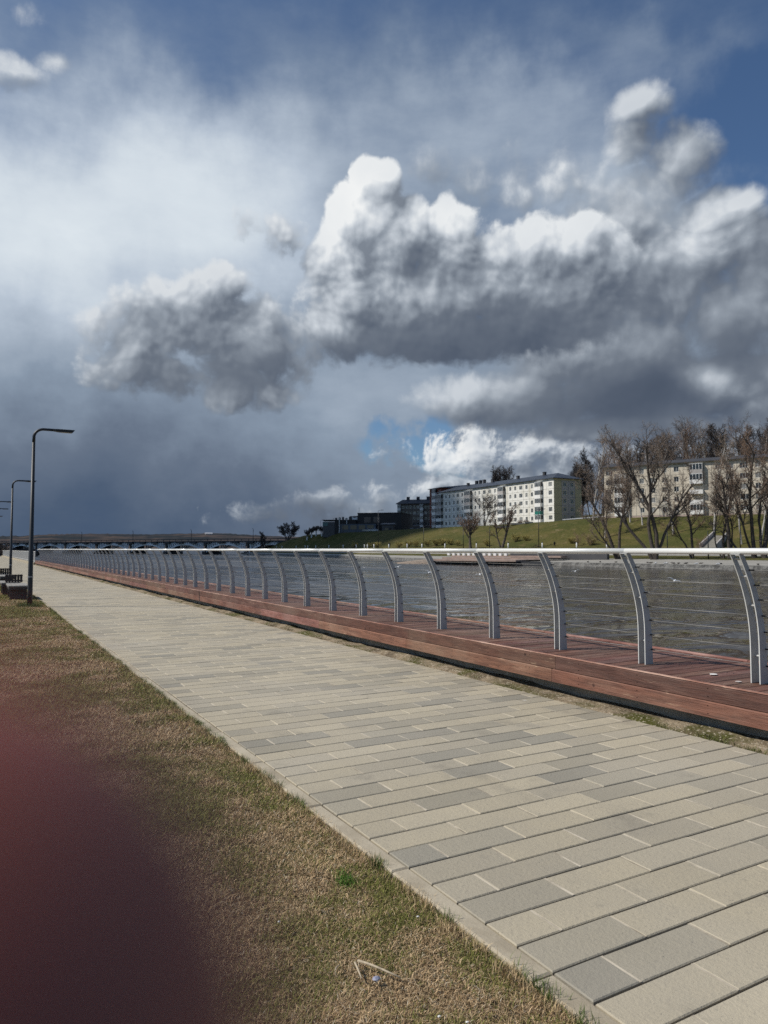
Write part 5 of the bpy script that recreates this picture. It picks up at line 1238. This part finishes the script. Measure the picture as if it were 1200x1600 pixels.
for (u, v, d, lab) in ((609, 857, 231, 'person in dark clothes walking on the upper promenade by the black mast'), (866.5, 857, 186, 'person in dark clothes on the upper promenade below the end of the white block')):
    p = at(u, v, d); z = land(p.x, p.y); r = empty('person', (p.x, p.y, 1.88)); tag(r, lab, 'person')
    vs = [(0, 0, .95), (0, 0, 1.2), (0, 0, 1.42), (0, 0, 1.53), (0, -.02, 1.66), (-.10, .02, .90), (-.11, .08, .5), (-.11, .0, .08), (.10, -.02, .90), (.11, -.10, .5), (.11, -.02, .08), (-.19, 0, 1.40), (-.24, .05, 1.12), (-.23, -.04, .88), (.19, 0, 1.40), (.24, -.06, 1.12), (.23, -.02, .88)]
    ed = [(0, 1), (1, 2), (2, 3), (3, 4), (0, 5), (5, 6), (6, 7), (0, 8), (8, 9), (9, 10), (2, 11), (11, 12), (12, 13), (2, 14), (14, 15), (15, 16)]
    skinned('body', vs, ed, [.14, .14, .15, .06, .10, .10, .07, .05, .10, .07, .05, .07, .05, .035, .07, .05, .035], M['cloth'], r)
M['gull'] = mat('gull_white', (.80, .80, .80), .6); M['gullgrey'] = mat('gull_grey', (.30, .32, .34), .6); M['duck'] = mat('dark_duck', (.05, .042, .035), .6)
def bird(body, wing, flying):
    r = empty('gull' if flying else 'bird', (0, 0, 0)); b = MB(); b.tube([(-.22, 0, 0), (-.14, 0, .02), (0, 0, .03), (.12, 0, .04), (.18, 0, .07), (.22, 0, .075), (.27, 0, .06)], [.015, .05, .075, .06, .045, .04, .008], 8); b.build('body', body, r, True)
    for s in (-1, 1):
        b = MB()
        if flying: b.add([(.08, .04 * s, .05), (-.08, .04 * s, .05), (-.10, .3 * s, .16), (.05, .3 * s, .17), (-.12, .58 * s, .12), (-.16, .56 * s, .12), (.08, .04 * s, .07), (-.08, .04 * s, .06), (-.10, .3 * s, .17), (.05, .3 * s, .185)], [(0, 1, 2, 3), (3, 2, 5, 4), (9, 8, 7, 6), (4, 5, 8, 9), (0, 3, 9, 6), (1, 7, 8, 2)])
        else: b.tube([(.08, .06 * s, .05), (-.05, .075 * s, .05), (-.22, .02 * s, .03)], [.02, .035, .006], 6)
        b.build('wing', wing, r)
    return r
gulls = [bird(M['gull'], M['gullgrey'], True)]
for i, (u, v, z, rz, lab) in enumerate(((899, 893, .4, 40, 'white gull flying low over the water before the paved bank'), (671, 895, .6, 10, 'white gull skimming the water left of the timber terrace'), (750, 898, .5, 60, 'small white gull over the water in front of the terrace'), (1054, 908, .7, 20, 'white gull gliding over dark water between the two right posts'), (622, 886, .3, 80, 'tiny white gull by the pale gravel bank'), (569, 887, .3, 100, 'tiny white gull over the water left of the gravel bank'), (332, 873, .3, 15, 'far white gull over the water before the bridge arches'))):
    t = gulls[0] if i == 0 else copy_tree(gulls[0]); q = on(u, v, WATER + z); t.location = q; t.rotation_euler = (R(18 if i % 2 else -14), R(-8), R(rz)); t.scale = (.85,) * 3; tag(t, lab, 'gull', 'gulls over the river')
ducks = [bird(M['duck'], M['duck'], False)]; wd = [bird(M['gull'], M['gullgrey'], False)]
for i, u in enumerate((921, 931, 953, 1003, 1014, 1036, 1048, 1063, 1070, 1085, 1117, 1181)):
    t = ducks[0] if i == 0 else copy_tree(ducks[0]); q = at(u, 858, 100); y = next(y for y in np.arange(30, 140, .3) if 600 + FPX * (Vector((itp(y, Xw) + 1.2, y, -.6)) - EYE).dot(_r) / (Vector((itp(y, Xw) + 1.2, y, -.6)) - EYE).dot(_f) <= u)
    t.location = (itp(y, Xw) + .7 + random.uniform(0, 2.2), y, -.52); t.rotation_euler.z = random.uniform(0, 6.28); t.scale = (1.5,) * 3; tag(t, 'dark duck resting on top of the stone embankment, %s from the left' % nth(i), 'duck', 'ducks on the embankment')
for i, u in enumerate((1030, 1047, 1094, 1127)):
    t = wd[0] if i == 0 else copy_tree(wd[0]); y = next(y for y in np.arange(30, 140, .3) if 600 + FPX * (Vector((itp(y, Xw) + 1.2, y, -.6)) - EYE).dot(_r) / (Vector((itp(y, Xw) + 1.2, y, -.6)) - EYE).dot(_f) <= u)
    t.location = (itp(y, Xw) + .5, y, -.52); t.rotation_euler.z = random.uniform(0, 6.28); t.scale = (1.3,) * 3; tag(t, 'white gull standing on the stone embankment, %s from the left' % nth(i), 'gull', 'gulls on the embankment')
t = copy_tree(ducks[0]); t.location = on(335, 871, WATER - .0); t.scale = (2.2,) * 3; tag(t, 'dark duck swimming alone far out before the bridge', 'duck')
# ------------------------------------------------------------------ the photographer's hand and phone
cam.dof.use_dof = True; cam.dof.focus_distance = 5.0; cam.dof.aperture_fstop = cam.lens / 4.8; cam.dof.aperture_blades = 0
def mm(x, y, z):
    """millimetres right, down and ahead of the lens"""
    return EYE + (_r * x - _u * y + _f * z) * .001
M['fingerskin'] = mat('ruddy_skin', stain((.29, .080, .054), c2=(.24, .062, .044), scale=60), .55, Subsurface_Weight=.35, Subsurface_Scale=.004)
bpy.data.materials['ruddy_skin'].node_tree.nodes['Principled BSDF'].inputs['Subsurface Radius'].default_value = (1.0, .25, .15)
M['sleeve'] = mat('dark_sleeve', stain((.02, .02, .024), .3, 80), .9)
M['phone'] = mat('phone_back', (.006, .006, .007), .35)
who = empty('person', mm(-90, 120, -60)); tag(who, 'blurred reddish finger of the person taking the photo, held before the lens', 'person')
W = np.array(who.location)
def rel(p): return tuple(np.array(mm(*p)) - W)
J = [(-62, 92, -34), (-80, 128, -52), (-96, 190, -78),                               # palm, wrist, forearm
     (-64, 66, -22), (-60, 52, -6), (-40, 36, 12), (-22, 22, 16.5), (-5.1, 6.9, 16.5),           # index: knuckle, joint, joint, tip
     (-68, 80, -20), (-68, 74, 4), (-46, 66, 13), (-26, 60, 10),                       # middle
     (-70, 96, -22), (-70, 92, 2), (-48, 86, 10), (-30, 82, 8),                       # ring
     (-72, 112, -28), (-72, 109, -4), (-54, 105, 6), (-40, 102, 5),                   # little
     (-58, 96, -40), (-40, 80, -40), (-22, 62, -30)]                                  # thumb on the screen side
E_ = [(0, 1), (1, 2), (0, 3), (3, 4), (4, 5), (5, 6), (6, 7), (0, 8), (8, 9), (9, 10), (10, 11), (0, 12), (12, 13), (13, 14), (14, 15), (0, 16), (16, 17), (17, 18), (18, 19), (0, 20), (20, 21), (21, 22)]
Rd = [.018, (.020, .015), .026, .0100, .0105, .0108, .0112, .0112, .0115, .0105, .0095, .0080, .0115, .0100, .0090, .0075, .0105, .0090, .0082, .0066, .015, .0120, .0095]
skinned('hand', [rel(p) for p in J], E_, Rd, M['fingerskin'], who, 2)
skinned('sleeve', [rel(p) for p in ((-88, 165, -68), (-106, 225, -92), (-130, 320, -130))], [(0, 1), (1, 2)], [.036, .042, .05], M['sleeve'], who, 2)
ph = empty('smartphone', mm(-24, 58, -5)); tag(ph, 'black smartphone held up by the photographer to take the picture', 'smartphone')
bm = bmesh.new(); bmesh.ops.create_cube(bm, size=1)
bmesh.ops.scale(bm, vec=(.072, .147, .0075), verts=bm.verts)
bmesh.ops.bevel(bm, geom=[e for e in bm.edges if abs((e.verts[0].co - e.verts[1].co).z) > .003], offset=.010, segments=5, affect='EDGES')
me = bpy.data.meshes.new('body'); bm.to_mesh(me); bm.free(); me.materials.append(M['phone']); po = bpy.data.objects.new('body', me); COL.objects.link(po); po.parent = ph
po.matrix_local = Matrix(((_r.x, _u.x, -_f.x, 0), (_r.y, _u.y, -_f.y, 0), (_r.z, _u.z, -_f.z, 0), (0, 0, 0, 1)))
bm = bmesh.new(); bmesh.ops.create_cube(bm, size=1); bmesh.ops.scale(bm, vec=(.067, .141, .0006), verts=bm.verts)
me = bpy.data.meshes.new('screen'); bm.to_mesh(me); bm.free(); me.materials.append(M['glass']); s_ = bpy.data.objects.new('screen', me); COL.objects.link(s_); s_.parent = ph
s_.matrix_local = Matrix(((_r.x, _u.x, -_f.x, 0), (_r.y, _u.y, -_f.y, 0), (_r.z, _u.z, -_f.z, 0), (0, 0, 0, 1))) @ Matrix.Translation((0, 0, .0041))

# ------------------------------------------------------------------ a cloud to the left of the view that keeps the far shore in its shade
M['cloud'] = mat('cloud_white', (.85, .86, .88), 1.0, spec=0)
cc = Vector((150, 518, 8)) + SUN_TO * 1750
bm = bmesh.new(); bmesh.ops.create_icosphere(bm, subdivisions=6, radius=1)
from mathutils import noise as mn
for w in bm.verts:
    n = w.co.normalized(); k = 1 + .22 * mn.fractal(n * 2.2, 1.0, 2.0, 5) + .10 * abs(mn.noise(n * 7))
    w.co = Vector((n.x * 420 * k, n.y * 262 * k, n.z * 70 * k))
me = bpy.data.meshes.new('cloud'); bm.to_mesh(me); bm.free(); me.materials.append(M['cloud']); me.polygons.foreach_set('use_smooth', [True] * len(me.polygons))
co = bpy.data.objects.new('cloud', me); COL.objects.link(co); co.location = cc; co['kind'] = 'structure'

SC.cycles.use_denoising = False
SC.cycles.max_bounces = 6; SC.cycles.transparent_max_bounces = 6
SC.cycles.use_adaptive_sampling = True; SC.cycles.adaptive_threshold = 0.01
